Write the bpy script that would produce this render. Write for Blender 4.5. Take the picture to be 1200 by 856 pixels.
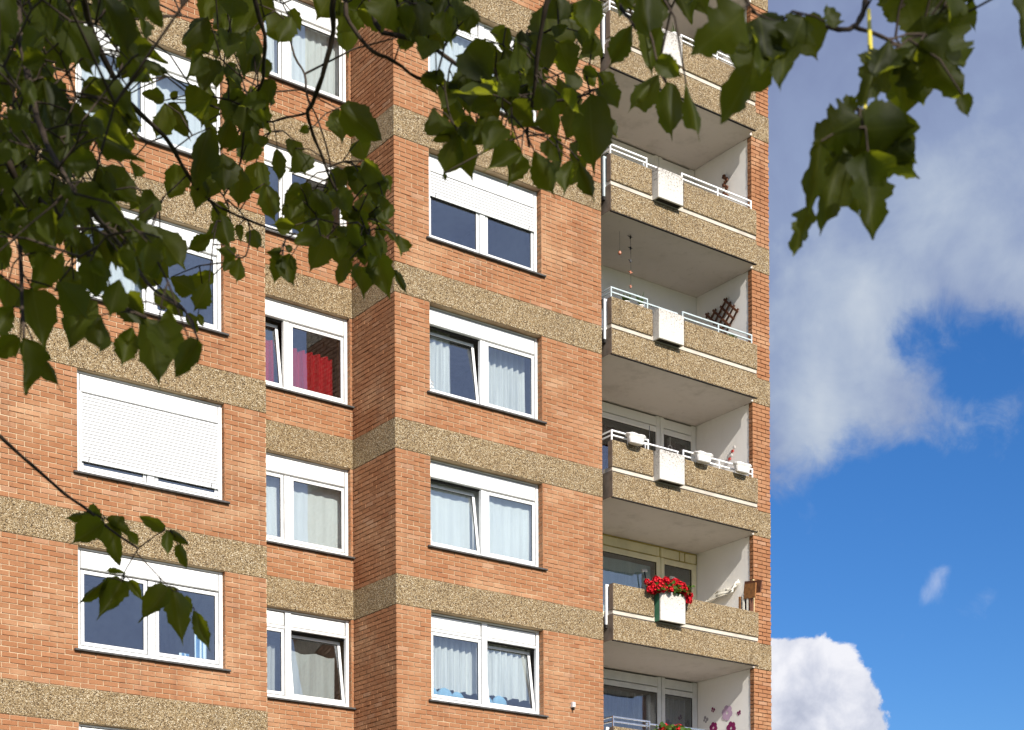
import bpy, bmesh, math, random
from mathutils import Vector, Matrix, Euler, noise as mnoise

scene = bpy.context.scene
for o in list(bpy.data.objects):
    bpy.data.objects.remove(o)
COL = scene.collection
R = math.radians
random.seed(11)

# ------------------------------------------------------------------ camera
Z0 = 12.75                       # height of the reference storey line above the ground
FPX, W, HGT = 2015.79, 1200.0, 856.0
YAW, ROLL = 0.93205, 0.00528
CAM = Vector((-16.3934, -25.5289, Z0 - 11.1339))
CY = 1229.516
_f = Vector((math.cos(YAW), math.sin(YAW), 0))
_r = Vector((math.sin(YAW), -math.cos(YAW), 0))
_u = Vector((0, 0, 1))
cr, sr = math.cos(ROLL), math.sin(ROLL)
camR = _r * cr - _u * sr
camU = _u * cr + _r * sr
cam = bpy.data.cameras.new('camera')
co = bpy.data.objects.new('camera', cam)
COL.objects.link(co)
M = Matrix((camR, camU, -_f)).transposed().to_4x4()
M.translation = CAM
co.matrix_world = M
cam.sensor_fit = 'HORIZONTAL'
cam.sensor_width = 36
cam.lens = FPX / W * 36
up_ = (600 + sr * (CY - 428), 428 + cr * (CY - 428))
cam.shift_x = (600 - up_[0]) / W
cam.shift_y = (up_[1] - 428) / W
cam.clip_start, cam.clip_end = 0.05, 3000
cam.dof.use_dof = True
cam.dof.focus_distance = 29.0
cam.dof.aperture_fstop = 10.5
cam.dof.aperture_blades = 7
scene.camera = co

def ray(u, v):
    a, b = u - 600, v - 428
    U = cr * a - sr * b
    V = sr * a + cr * b - (CY - 428)
    return _f + _r * (U / FPX) - _u * (V / FPX)

def at(u, v, d):
    return CAM + ray(u, v) * d

def project(p):
    q = p - CAM
    d = q.dot(_f)
    U, V = FPX * q.dot(_r) / d, -FPX * q.z / d + CY - 428
    return 600 + cr * U + sr * V, 428 + cr * V - sr * U, d

# ------------------------------------------------------------------ light
SUN_EL, SUN_AZ = R(33.5), R(189.5)         # azimuth measured from +Y towards +X
sdir = Vector((math.sin(SUN_AZ) * math.cos(SUN_EL), math.cos(SUN_AZ) * math.cos(SUN_EL), math.sin(SUN_EL)))
sl = bpy.data.lights.new('sun', 'SUN')
sl.energy = 5.0
sl.angle = R(0.53)
sl.color = (1.0, 0.94, 0.85)
so = bpy.data.objects.new('sun', sl)
COL.objects.link(so)
so.rotation_euler = sdir.to_track_quat('Z', 'Y').to_euler()
so.location = (0, -20, 60)

scene.view_settings.view_transform = 'Standard'
scene.view_settings.look = 'None'
scene.view_settings.exposure = 0.7
scene.view_settings.gamma = 1.0

world = bpy.data.worlds.new('World')
scene.world = world
world.use_nodes = True

class NT:
    """short-hand for wiring shader nodes"""
    def __init__(s, tree):
        s.t = tree
        s.t.nodes.clear()
    def n(s, typ, **kw):
        nd = s.t.nodes.new(typ)
        for k, v in kw.items():
            if k.startswith('i_'):
                nd.inputs[k[2:].replace('_', ' ')].default_value = v
            else:
                setattr(nd, k, v)
        return nd
    def l(s, a, b):
        s.t.links.new(a, b)
    def val(s, inp, x):
        if isinstance(x, (int, float)):
            inp.default_value = x
        elif isinstance(x, (tuple, list, Vector)):
            x = tuple(x)
            inp.default_value = x if len(x) == len(inp.default_value) else x + (1.0,)
        else:
            s.l(x, inp)
    def math(s, op, a, b=None, c=None, clamp=False):
        nd = s.t.nodes.new('ShaderNodeMath')
        nd.operation = op
        nd.use_clamp = clamp
        for i, x in enumerate((a, b, c)):
            if x is not None:
                s.val(nd.inputs[i], x)
        return nd.outputs[0]
    def vmath(s, op, a, b=None):
        nd = s.t.nodes.new('ShaderNodeVectorMath')
        nd.operation = op
        s.val(nd.inputs[0], a)
        if b is not None:
            s.val(nd.inputs[1], b)
        return nd.outputs['Value'] if op in ('DOT_PRODUCT', 'LENGTH') else nd.outputs[0]
    def noise(s, vec, scale, detail=3, rough=0.5, dist=0.0):
        nd = s.n('ShaderNodeTexNoise')
        if vec is not None:
            s.l(vec, nd.inputs['Vector'])
        nd.inputs['Scale'].default_value = scale
        nd.inputs['Detail'].default_value = detail
        nd.inputs['Roughness'].default_value = rough
        nd.inputs['Distortion'].default_value = dist
        return nd.outputs[0]
    def mix(s, f, a, b, blend='MIX'):
        nd = s.t.nodes.new('ShaderNodeMix')
        nd.data_type = 'RGBA'
        nd.blend_type = blend
        s.val(nd.inputs[0], f)
        s.val(nd.inputs[6], a)
        s.val(nd.inputs[7], b)
        return nd.outputs[2]
    def ramp(s, f, stops, interp='LINEAR'):
        nd = s.t.nodes.new('ShaderNodeValToRGB')
        nd.color_ramp.interpolation = interp
        e = nd.color_ramp.elements
        while len(e) < len(stops):
            e.new(0.5)
        for i, (p, c) in enumerate(stops):
            e[i].position = p
            e[i].color = tuple(c) + (1,) if len(c) == 3 else c
        s.l(f, nd.inputs[0])
        return nd.outputs[0]
    def smooth(s, f, a, b, lo=0.0, hi=1.0):
        nd = s.t.nodes.new('ShaderNodeMapRange')
        nd.interpolation_type = 'SMOOTHSTEP'
        s.l(f, nd.inputs[0])
        for i, x in enumerate((a, b, lo, hi)):
            nd.inputs[i + 1].default_value = x
        return nd.outputs[0]
    def bump(s, h, strength, dist):
        nd = s.n('ShaderNodeBump')
        nd.inputs['Strength'].default_value = strength
        nd.inputs['Distance'].default_value = dist
        s.l(h, nd.inputs['Height'])
        return nd.outputs[0]

# --- sky: physical daylight with a broken cloud deck laid out by direction
def build_world():
    t = NT(world.node_tree)
    sky = t.n('ShaderNodeTexSky')
    sky.sky_type = 'NISHITA'
    sky.sun_disc = False
    sky.sun_elevation = SUN_EL
    sky.sun_rotation = SUN_AZ
    sky.altitude = 50
    sky.air_density = 1.0
    sky.dust_density = 0.3
    sky.ozone_density = 2.5
    hs = t.n('ShaderNodeHueSaturation')
    hs.inputs['Saturation'].default_value = 1.28
    t.l(sky.outputs[0], hs.inputs['Color'])
    tint = t.mix(1.0, hs.outputs[0], (.74, .97, 1.29), 'MULTIPLY')
    bg = t.n('ShaderNodeBackground')
    t.l(tint, bg.inputs[0])
    bg.inputs[1].default_value = 0.060
    tc = t.n('ShaderNodeTexCoord')
    d = t.vmath('NORMALIZE', tc.outputs['Generated'])
    def blob(u, v, r, w):
        c = ray(u, v).normalized()
        k = r / (FPX * 1.12)
        dot = t.vmath('DOT_PRODUCT', d, tuple(c))
        x = t.math('MULTIPLY', t.math('SUBTRACT', 1.0, dot), -2.0 / (k * k))
        return t.math('MULTIPLY', t.math('EXPONENT', x), w)
    n1 = t.noise(d, 5.0, 7, 0.56, 0.35)
    n2 = t.noise(d, 17.0, 6, 0.6, 0.3)
    n4 = t.noise(d, 40.0, 6, 0.62, 0.4)
    nn = t.math('ADD', t.math('ADD', t.math('MULTIPLY', n1, 0.5), t.math('MULTIPLY', n2, 0.9)), t.math('MULTIPLY', t.math('SUBTRACT', n4, .5), 0.95))
    nn = t.math('SUBTRACT', nn, .14)
    acc = None
    for b in [(1000, 70, 230, .62), (1180, 120, 200, .5), (930, 330, 130, .34), (945, 465, 62, .26), (1010, 345, 40, .18), (1190, 260, 90, .22),
              (1190, 480, 36, .12), (800, 200, 260, .5), (1050, 478, 46, .22), (1110, 500, 50, .14), (1000, 430, 40, .1),
              (1080, 372, 50, -.62), (1132, 428, 46, -.46), (1050, 400, 24, -.2), (1062, 425, 24, -.2), (1176, 392, 46, -.50), (1150, 470, 40, -.2), (1080, 640, 150, -.78), (1150, 790, 150, -.78), (950, 655, 95, -.68), (1060, 720, 90, -.3),
              (1230, 650, 120, -.6), (1050, 950, 200, -.7), (1240, 900, 200, -.7), (1090, 575, 50, -.2),
              (1188, 575, 25, .25)]:
        o = blob(*b)
        acc = o if acc is None else t.math('ADD', acc, o)
    dens = t.math('ADD', t.math('ADD', nn, acc), t.math('MULTIPLY_ADD', t.vmath('DOT_PRODUCT', d, (.15, -.98, .0)), .48, 0.505))
    soft = t.smooth(dens, 0.42, 1.06)
    # the crisp cumulus low beside the tower
    cum = None
    for b in [(955, 815, 62, .75), (910, 790, 50, .75), (990, 835, 48, .6), (930, 870, 90, .7), (1000, 880, 60, .4), (850, 910, 75, .6), (930, 980, 80, .7), (1010, 960, 55, .6), (1070, 1020, 60, .6), (780, 980, 90, .7), (900, 1080, 110, .8)]:
        o = blob(*b)
        cum = o if cum is None else t.math('ADD', cum, o)
    n3 = t.noise(d, 34.0, 9, 0.58, 0.25)
    cd = t.math('ADD', cum, t.math('MULTIPLY', t.math('SUBTRACT', n3, 0.5), 1.35))
    cmask = t.smooth(cd, 0.44, 0.58)
    ns = t.noise(d, 9.0, 4, 0.55, 0.2)
    lit = t.math('ADD', t.math('MULTIPLY', ns, 0.8), t.math('MULTIPLY', t.math('SUBTRACT', n2, 0.5), 0.55))
    lift = None
    for b in [(1010, 345, 55, .30), (960, 470, 60, .28), (1130, 270, 90, .14), (1160, 480, 50, .15), (1000, 120, 200, -.08), (920, 380, 60, -.06)]:
        o = blob(*b)
        lift = o if lift is None else t.math('ADD', lift, o)
    lit = t.math('ADD', lit, lift)
    ccol = t.ramp(lit, [(0.22, (.160, .196, .315)), (0.45, (.200, .248, .372)), (0.62, (.30, .35, .44)), (0.85, (.45, .49, .53))])
    glow = t.math('POWER', t.math('MULTIPLY_ADD', t.vmath('DOT_PRODUCT', d, tuple(sdir)), .5, .5), 4.0)
    ccol = t.mix(1.0, ccol, t.ramp(glow, [(0, (.58, .58, .58)), (1, (1.6, 1.6, 1.6))]), 'MULTIPLY')
    ccol2 = t.ramp(t.math('ADD', t.math('ADD', t.math('MULTIPLY', n3, 0.75), t.math('MULTIPLY', ns, 0.35)), t.math('MULTIPLY', t.math('MINIMUM', cd, 1.0), -.06)),
                   [(0.34, (.31, .33, .40)), (0.46, (.42, .435, .495)), (0.60, (.57, .57, .60))])
    wis = None
    for b in [(1086, 697, 15, .62), (1097, 680, 13, .62), (1108, 668, 10, .5), (1140, 712, 20, .36), (1160, 700, 14, .3)]:
        o = blob(*b)
        wis = o if wis is None else t.math('ADD', wis, o)
    wmask = t.math('MULTIPLY', t.smooth(t.math('ADD', wis, t.math('MULTIPLY', t.math('SUBTRACT', n4, .5), 1.6)), .20, 1.3), .36)
    b1 = t.n('ShaderNodeBackground')
    b1.inputs[1].default_value = 1.55
    t.l(ccol, b1.inputs[0])
    b2 = t.n('ShaderNodeBackground')
    t.l(ccol2, b2.inputs[0])
    m1 = t.n('ShaderNodeMixShader')
    t.l(t.math('MULTIPLY', soft, 0.93), m1.inputs[0]); t.l(bg.outputs[0], m1.inputs[1]); t.l(b1.outputs[0], m1.inputs[2])
    m2 = t.n('ShaderNodeMixShader')
    t.l(t.math('MULTIPLY', cmask, 0.97), m2.inputs[0]); t.l(m1.outputs[0], m2.inputs[1]); t.l(b2.outputs[0], m2.inputs[2])
    m3 = t.n('ShaderNodeMixShader')
    t.l(wmask, m3.inputs[0]); t.l(m2.outputs[0], m3.inputs[1]); t.l(b2.outputs[0], m3.inputs[2])
    out = t.n('ShaderNodeOutputWorld')
    t.l(m3.outputs[0], out.inputs[0])
build_world()

# ------------------------------------------------------------------ materials
MATS = {}
def mat(name):
    m = bpy.data.materials.new(name)
    m.use_nodes = True
    MATS[name] = m
    return m, NT(m.node_tree)

def finish(t, shader):
    o = t.n('ShaderNodeOutputMaterial')
    t.l(shader, o.inputs[0])

def principled(t, color, rough=0.6, spec=0.3, metal=0.0, normal=None):
    p = t.n('ShaderNodeBsdfPrincipled')
    t.val(p.inputs['Base Color'], color)
    t.val(p.inputs['Roughness'], rough)
    p.inputs['Specular IOR Level'].default_value = spec
    p.inputs['Metallic'].default_value = metal
    if normal is not None:
        t.l(normal, p.inputs['Normal'])
    return p.outputs[0]

def simple(name, color, rough=0.6, spec=0.3, metal=0.0, dirt=0.12, scale=6.0):
    m, t = mat(name)
    g = t.n('ShaderNodeNewGeometry').outputs['Position']
    n = t.noise(g, scale, 5, 0.6)
    dark = tuple(c * (1 - dirt * 1.6) for c in color)
    lite = tuple(min(1, c * (1 + dirt * .5)) for c in color)
    c = t.ramp(n, [(0.3, dark), (0.55, color), (0.75, lite)])
    f = t.noise(g, scale * 14, 3, 0.6)
    finish(t, principled(t, c, rough, spec, metal, t.bump(f, 0.12, 0.01)))
    return m

def make_brick():
    m, t = mat('brick')
    geo = t.n('ShaderNodeNewGeometry')
    oi = t.n('ShaderNodeObjectInfo')
    rnd = t.math('FRACT', t.math('ADD', geo.outputs['Random Per Island'], oi.outputs['Random']))
    base = t.ramp(rnd, [(0.0, (.262, .110, .051)), (0.10, (.288, .127, .059)), (0.3, (.303, .139, .066)), (0.55, (.312, .146, .071)),
                        (0.75, (.322, .154, .077)), (0.88, (.292, .131, .061)), (0.96, (.340, .174, .095)), (1.0, (.37, .21, .125))])
    pos = geo.outputs['Position']
    r2 = t.math('FRACT', t.math('MULTIPLY', rnd, 37.7))
    fine = t.noise(pos, 55, 4, 0.65)
    base = t.mix(t.smooth(fine, 0.35, 0.75, 0.0, 0.35), base, (.17, .066, .030))
    # lime bloom in soft vertical patches
    mp = t.n('ShaderNodeMapping')
    mp.inputs['Scale'].default_value = (1.0, 1.0, 1.7)
    t.l(pos, mp.inputs[0])
    big = t.noise(mp.outputs[0], 0.75, 5, 0.62)
    bloom = t.math('MULTIPLY', t.smooth(big, 0.47, 0.68, 0.0, 0.8), t.smooth(t.math('ADD', fine, t.math('MULTIPLY', r2, .14)), 0.35, 0.8, 0.25, 1.0))
    base = t.mix(bloom, base, (.44, .27, .155))
    ms = t.n('ShaderNodeMapping')
    ms.inputs['Scale'].default_value = (3.2, 3.2, .22)
    t.l(pos, ms.inputs[0])
    base = t.mix(t.smooth(t.noise(ms.outputs[0], 1.0, 5, .65), .50, .76, 0, .48), base, (.15, .07, .04))
    soot = t.smooth(t.noise(pos, 0.4, 4, 0.6), 0.5, 0.75, 0.0, 0.22)
    base = t.mix(soot, base, (.15, .072, .038))
    finish(t, principled(t, base, 0.9, 0.12, 0, t.bump(t.noise(pos, 70, 4, 0.75), 0.8, 0.012)))
make_brick()

def make_mortar():
    m, t = mat('mortar')
    pos = t.n('ShaderNodeNewGeometry').outputs['Position']
    mp = t.n('ShaderNodeMapping')
    mp.inputs['Scale'].default_value = (.9, .9, 13.0)
    t.l(pos, mp.inputs[0])
    n = t.math('ADD', t.math('MULTIPLY', t.noise(mp.outputs[0], 1.0, 4, 0.6), .65), t.math('MULTIPLY', t.noise(pos, .9, 5, .65), .35))
    c = t.ramp(n, [(0.34, (.15, .09, .048)), (0.44, (.36, .25, .15)), (0.54, (.48, .36, .225)), (0.7, (.60, .47, .32))])
    c = t.mix(t.math('MULTIPLY', t.noise(pos, 45, 3, .6), .35), c, (.3, .2, .14))
    finish(t, principled(t, c, 0.9, 0.15, 0, t.bump(t.noise(pos, 160, 2, .6), 0.4, 0.004)))
make_mortar()

def make_pebble():
    m, t = mat('washed_pebble_concrete')
    pos = t.n('ShaderNodeNewGeometry').outputs['Position']
    warp = t.vmath('ADD', pos, t.vmath('MULTIPLY', t.n('ShaderNodeTexNoise', i_Scale=30.0).outputs['Color'], (.012, .012, .012)))
    v = t.n('ShaderNodeTexVoronoi', i_Scale=68.0)
    v.feature = 'F1'
    t.l(warp, v.inputs['Vector'])
    wn = t.n('ShaderNodeTexWhiteNoise')
    t.l(v.outputs['Color'], wn.inputs['Vector'])
    pc = t.ramp(wn.outputs['Value'], [(0.0, (.04, .026, .014)), (0.12, (.115, .075, .036)), (0.28, (.225, .150, .070)), (0.5, (.305, .212, .102)),
                                      (0.72, (.365, .270, .148)), (0.88, (.44, .35, .215)), (1.0, (.64, .55, .40))])
    edge = t.smooth(v.outputs['Distance'], 0.45, 0.85, 0.0, 0.6)
    c = t.mix(edge, pc, (.115, .07, .032))
    big = t.noise(pos, 1.6, 4, 0.6)
    c = t.mix(t.smooth(big, 0.45, 0.75, 0.0, 0.3), c, (.13, .09, .05))
    ms = t.n('ShaderNodeMapping')
    ms.inputs['Scale'].default_value = (5, 5, .5)
    t.l(pos, ms.inputs[0])
    c = t.mix(t.smooth(t.noise(ms.outputs[0], 1.0, 5, .7), .55, .8, 0, .45), c, (.09, .07, .045))
    h = t.math('SUBTRACT', 1.0, v.outputs['Distance'])
    finish(t, principled(t, c, 0.75, 0.3, 0, t.bump(h, 0.9, 0.022)))
make_pebble()

WHITE_PVC = simple('white_pvc', (.68, .68, .665), 0.35, 0.4, 0, 0.09, 4.0)
simple('slat_white', (.60, .60, .59), 0.4, 0.4, 0, 0.04, 3.0)
simple('cream_paint', (.80, .73, .50), 0.7, 0.3, 0, 0.12, 2.0)
simple('yellowed_paint', (.50, .40, .14), 0.7, 0.3, 0, 0.2, 6.0)
simple('sill_stone', (.075, .07, .065), 0.7, 0.3, 0, 0.35, 12.0)
simple('dark_gap', (.03, .027, .025), 0.9, 0.1)
simple('painted_steel', (.62, .62, .62), 0.45, 0.5, 0.0, 0.12, 8.0)
simple('green_steel', (.44, .50, .50), 0.45, 0.5, 0.0, 0.12, 8.0)
simple('white_steel', (.78, .78, .76), 0.4, 0.5, 0.0, 0.08, 8.0)
simple('chrome', (.55, .56, .58), 0.25, 0.5, 0.9, 0.1, 8.0)
simple('shaded_raw_concrete', (.16, .125, .095), 0.9, 0.2, 0, 0.25, 5.0)  # concrete; its dark tone carries the shade of the balcony slab ends
simple('strip_paint', (.47, .42, .35), 0.8, 0.2, 0, 0.15, 3.0)
simple('room_wall', (.36, .34, .32), 0.9, 0.1)
simple('room_floor', (.16, .11, .08), 0.8, 0.2)
simple('green_paint', (.045, .16, .09), 0.6, 0.3, 0, 0.2, 8.0)
simple('brown_wood', (.13, .05, .025), 0.6, 0.3, 0, 0.3, 14.0)
simple('orange_wood', (.28, .12, .04), 0.6, 0.3, 0, 0.3, 14.0)
simple('pale_wood', (.55, .42, .22), 0.7, 0.3, 0, 0.15, 10.0)
simple('white_plastic', (.62, .59, .56), 0.4, 0.4, 0, 0.06, 10.0)
simple('soil', (.05, .032, .02), 0.95, 0.1, 0, 0.3, 30.0)
simple('black_metal', (.025, .025, .027), 0.5, 0.4)
simple('copper_metal', (.35, .12, .06), 0.5, 0.4)
simple('canvas_cloth', (.76, .72, .62), 0.9, 0.1, 0, 0.1, 5.0)
simple('decal_plum', (.23, .015, .10), 0.6, 0.3, 0, 0.05)
simple('decal_lilac', (.52, .36, .50), 0.6, 0.3, 0, 0.05)
simple('decal_grey', (.36, .33, .33), 0.6, 0.3, 0, 0.05)
simple('red_plastic', (.50, .05, .04), 0.4, 0.4, 0, 0.05)
simple('blue_cushion', (.22, .38, .52), 0.9, 0.1, 0, 0.12)
simple('roof_felt', (.09, .09, .09), 0.9, 0.1)
simple('bark', (.050, .036, .026), 0.9, 0.15, 0, 0.4, 18.0)
simple('stalk_green', (.17, .19, .035), 0.6, 0.3, 0, 0.2, 20.0)
simple('stalk_yellow', (.50, .42, .05), 0.6, 0.3, 0, 0.1, 20.0)

def stained(name, color, stain, amount):
    m, t = mat(name)
    pos = t.n('ShaderNodeNewGeometry').outputs['Position']
    n = t.noise(pos, 1.4, 6, .68)
    c = t.mix(t.smooth(n, .48, .78, 0, amount), color, stain)
    ms = t.n('ShaderNodeMapping')
    ms.inputs['Scale'].default_value = (7, 7, .6)
    t.l(pos, ms.inputs[0])
    c = t.mix(t.smooth(t.noise(ms.outputs[0], 1.0, 4, .7), .56, .8, 0, amount * .7), c, stain)
    c = t.mix(t.smooth(t.noise(pos, 23, 3, .6), .68, .76, 0, amount * .8), c, tuple(k * .6 for k in stain))
    finish(t, principled(t, c, 0.88, 0.15, 0, t.bump(t.noise(pos, 60, 3, .6), 0.15, 0.01)))
stained('soffit_paint', (.53, .48, .43), (.28, .24, .20), .55)
stained('painted_plaster', (.86, .83, .78), (.62, .57, .50), .22)
def make_weathered():
    m, t = mat('weathered_white_concrete')
    geo = t.n('ShaderNodeNewGeometry')
    pos = geo.outputs['Position']
    tc = t.n('ShaderNodeTexCoord')
    sz = t.n('ShaderNodeSeparateXYZ')
    t.l(tc.outputs['Generated'], sz.inputs[0])
    n = t.noise(pos, 28, 5, 0.7)
    oi = t.n('ShaderNodeObjectInfo').outputs['Random']
    amt = t.math('ADD', t.math('MULTIPLY', sz.outputs[2], 0.18), t.math('ADD', n, t.math('MULTIPLY', oi, .06)))
    c = t.ramp(amt, [(0.58, (.50, .475, .43)), (0.71, (.40, .375, .34)), (0.79, (.13, .115, .10))])
    c = t.mix(t.smooth(t.noise(pos, 4, 4, .6), .45, .75, 0, .3), c, (.42, .38, .32))
    finish(t, principled(t, c, 0.85, 0.2, 0, t.bump(n, 0.3, 0.01)))
make_weathered()

def make_glass():
    m, t = mat('window_glass')
    lw = t.n('ShaderNodeLayerWeight')
    lw.inputs[0].default_value = .5
    fr = t.math('MULTIPLY_ADD', t.math('POWER', lw.outputs['Facing'], 5.0), .90, .115)
    tr = t.n('ShaderNodeBsdfTransparent')
    tr.inputs[0].default_value = (.90, .93, .93, 1)
    gl = t.n('ShaderNodeBsdfGlossy')
    gl.inputs['Roughness'].default_value = 0.0
    gl.inputs[0].default_value = (.92, .95, 1, 1)
    pos = t.n('ShaderNodeNewGeometry').outputs['Position']
    b = t.bump(t.noise(pos, 1.7, 2, .5), 0.04, 0.05)
    t.l(b, gl.inputs['Normal'])
    mx = t.n('ShaderNodeMixShader')
    t.l(fr, mx.inputs[0]); t.l(tr.outputs[0], mx.inputs[1]); t.l(gl.outputs[0], mx.inputs[2])
    finish(t, mx.outputs[0])
make_glass()

def cloth(name, color, trans, thin=0.0, streak=0.0):
    m, t = mat(name)
    pos = t.n('ShaderNodeNewGeometry').outputs['Position']
    mp = t.n('ShaderNodeMapping')
    mp.inputs['Scale'].default_value = (14, 14, .6)
    t.l(pos, mp.inputs[0])
    n = t.noise(mp.outputs[0], 1.0, 4, .6)
    c = t.ramp(n, [(.3, tuple(x * (.82 - streak) for x in color)), (.65, color)])
    df = t.n('ShaderNodeBsdfDiffuse'); t.l(c, df.inputs[0])
    tl = t.n('ShaderNodeBsdfTranslucent'); t.l(c, tl.inputs[0])
    mx = t.n('ShaderNodeMixShader'); mx.inputs[0].default_value = trans
    t.l(df.outputs[0], mx.inputs[1]); t.l(tl.outputs[0], mx.inputs[2])
    out = mx.outputs[0]
    if thin:
        tr = t.n('ShaderNodeBsdfTransparent')
        m2 = t.n('ShaderNodeMixShader'); m2.inputs[0].default_value = thin
        t.l(out, m2.inputs[1]); t.l(tr.outputs[0], m2.inputs[2])
        out = m2.outputs[0]
    finish(t, out)
cloth('sheer_white', (.90, .91, .90), 0.3, 0.06, -.06)
cloth('lace_white', (.70, .70, .68), 0.3, 0.22)
cloth('pleat_white', (.80, .80, .78), 0.25, 0.05, .1)
cloth('red_cloth', (.36, .006, .014), 0.08, 0.0, .15)
cloth('wine_cloth', (.06, .012, .012), 0.2)
cloth('grey_cloth', (.22, .23, .26), 0.2, 0.0, .25)
cloth('pale_blue_cloth', (.55, .66, .66), 0.3)

def make_stripe():
    m, t = mat('blue_stripe_cloth')
    tc = t.n('ShaderNodeTexCoord')
    s = t.n('ShaderNodeSeparateXYZ'); t.l(tc.outputs['Object'], s.inputs[0])
    w = t.math('SINE', t.math('MULTIPLY', s.outputs[0], 75.0))
    c = t.ramp(t.math('MULTIPLY_ADD', w, .5, .5), [(.25, (.10, .22, .42)), (.5, (.25, .42, .60)), (.8, (.72, .78, .82))])
    df = t.n('ShaderNodeBsdfDiffuse'); t.l(c, df.inputs[0])
    finish(t, df.outputs[0])
make_stripe()

def make_leaf(name, dark, lite, trans):
    m, t = mat(name)
    geo = t.n('ShaderNodeNewGeometry')
    oi = t.n('ShaderNodeObjectInfo')
    rnd = t.math('FRACT', t.math('ADD', geo.outputs['Random Per Island'], oi.outputs['Random']))
    uv = t.n('ShaderNodeUVMap')
    s = t.n('ShaderNodeSeparateXYZ'); t.l(uv.outputs[0], s.inputs[0])
    x = t.math('ABSOLUTE', t.math('SUBTRACT', s.outputs[0], .5))
    side = t.math('SUBTRACT', s.outputs[1], t.math('MULTIPLY', x, .8))
    ribs = t.math('ABSOLUTE', t.math('SINE', t.math('MULTIPLY', side, 31.0)))
    vein = t.math('MAXIMUM', t.smooth(x, 0.0, 0.035, 1.0, 0.0), t.smooth(ribs, 0.0, 0.22, 0.45, 0.0))
    c = t.mix(rnd, dark, lite)
    c = t.mix(t.smooth(t.noise(geo.outputs['Position'], 40, 3, .6), .4, .75, 0, .4), c, tuple(k * .6 for k in dark))
    c = t.mix(t.math('MULTIPLY', vein, .4), c, (.07, .08, .015))
    p = principled(t, c, 0.55, 0.14, 0, t.bump(vein, -0.25, 0.02))
    tl = t.n('ShaderNodeBsdfTranslucent')
    t.l(t.mix(t.math('MULTIPLY', vein, .4), t.mix(rnd, trans, tuple(k * 1.3 for k in trans)), (.34, .34, .05)), tl.inputs[0])
    mx = t.n('ShaderNodeMixShader'); mx.inputs[0].default_value = .42
    t.l(p, mx.inputs[1]); t.l(tl.outputs[0], mx.inputs[2])
    finish(t, mx.outputs[0])
make_leaf('leaf_green', (.011, .015, .0025), (.026, .033, .004), (.26, .28, .010))
make_leaf('geranium_leaf', (.04, .085, .015), (.08, .15, .03), (.10, .17, .02))

def make_petal():
    m, t = mat('red_petal')
    geo = t.n('ShaderNodeNewGeometry')
    c = t.ramp(geo.outputs['Random Per Island'], [(0, (.30, .002, .008)), (.6, (.52, .004, .014)), (1, (.66, .02, .03))])
    finish(t, principled(t, c, .6, .2))
    m, t = mat('pink_petal')
    geo = t.n('ShaderNodeNewGeometry')
    c = t.ramp(geo.outputs['Random Per Island'], [(0, (.50, .01, .06)), (1, (.75, .03, .12))])
    finish(t, principled(t, c, .6, .2))
make_petal()

def make_grass():
    m, t = mat('lawn')
    pos = t.n('ShaderNodeNewGeometry').outputs['Position']
    c = t.ramp(t.noise(pos, .8, 8, .7), [(.3, (.05, .07, .02)), (.6, (.10, .12, .04)), (.8, (.15, .14, .06))])
    finish(t, principled(t, c, .9, .1, 0, t.bump(t.noise(pos, 20, 4, .7), .8, .05)))
    m, t = mat('paving')
    pos = t.n('ShaderNodeNewGeometry').outputs['Position']
    c = t.ramp(t.noise(pos, 2, 6, .7), [(.3, (.28, .26, .23)), (.7, (.40, .37, .33))])
    finish(t, principled(t, c, .9, .2))
make_grass()

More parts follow.
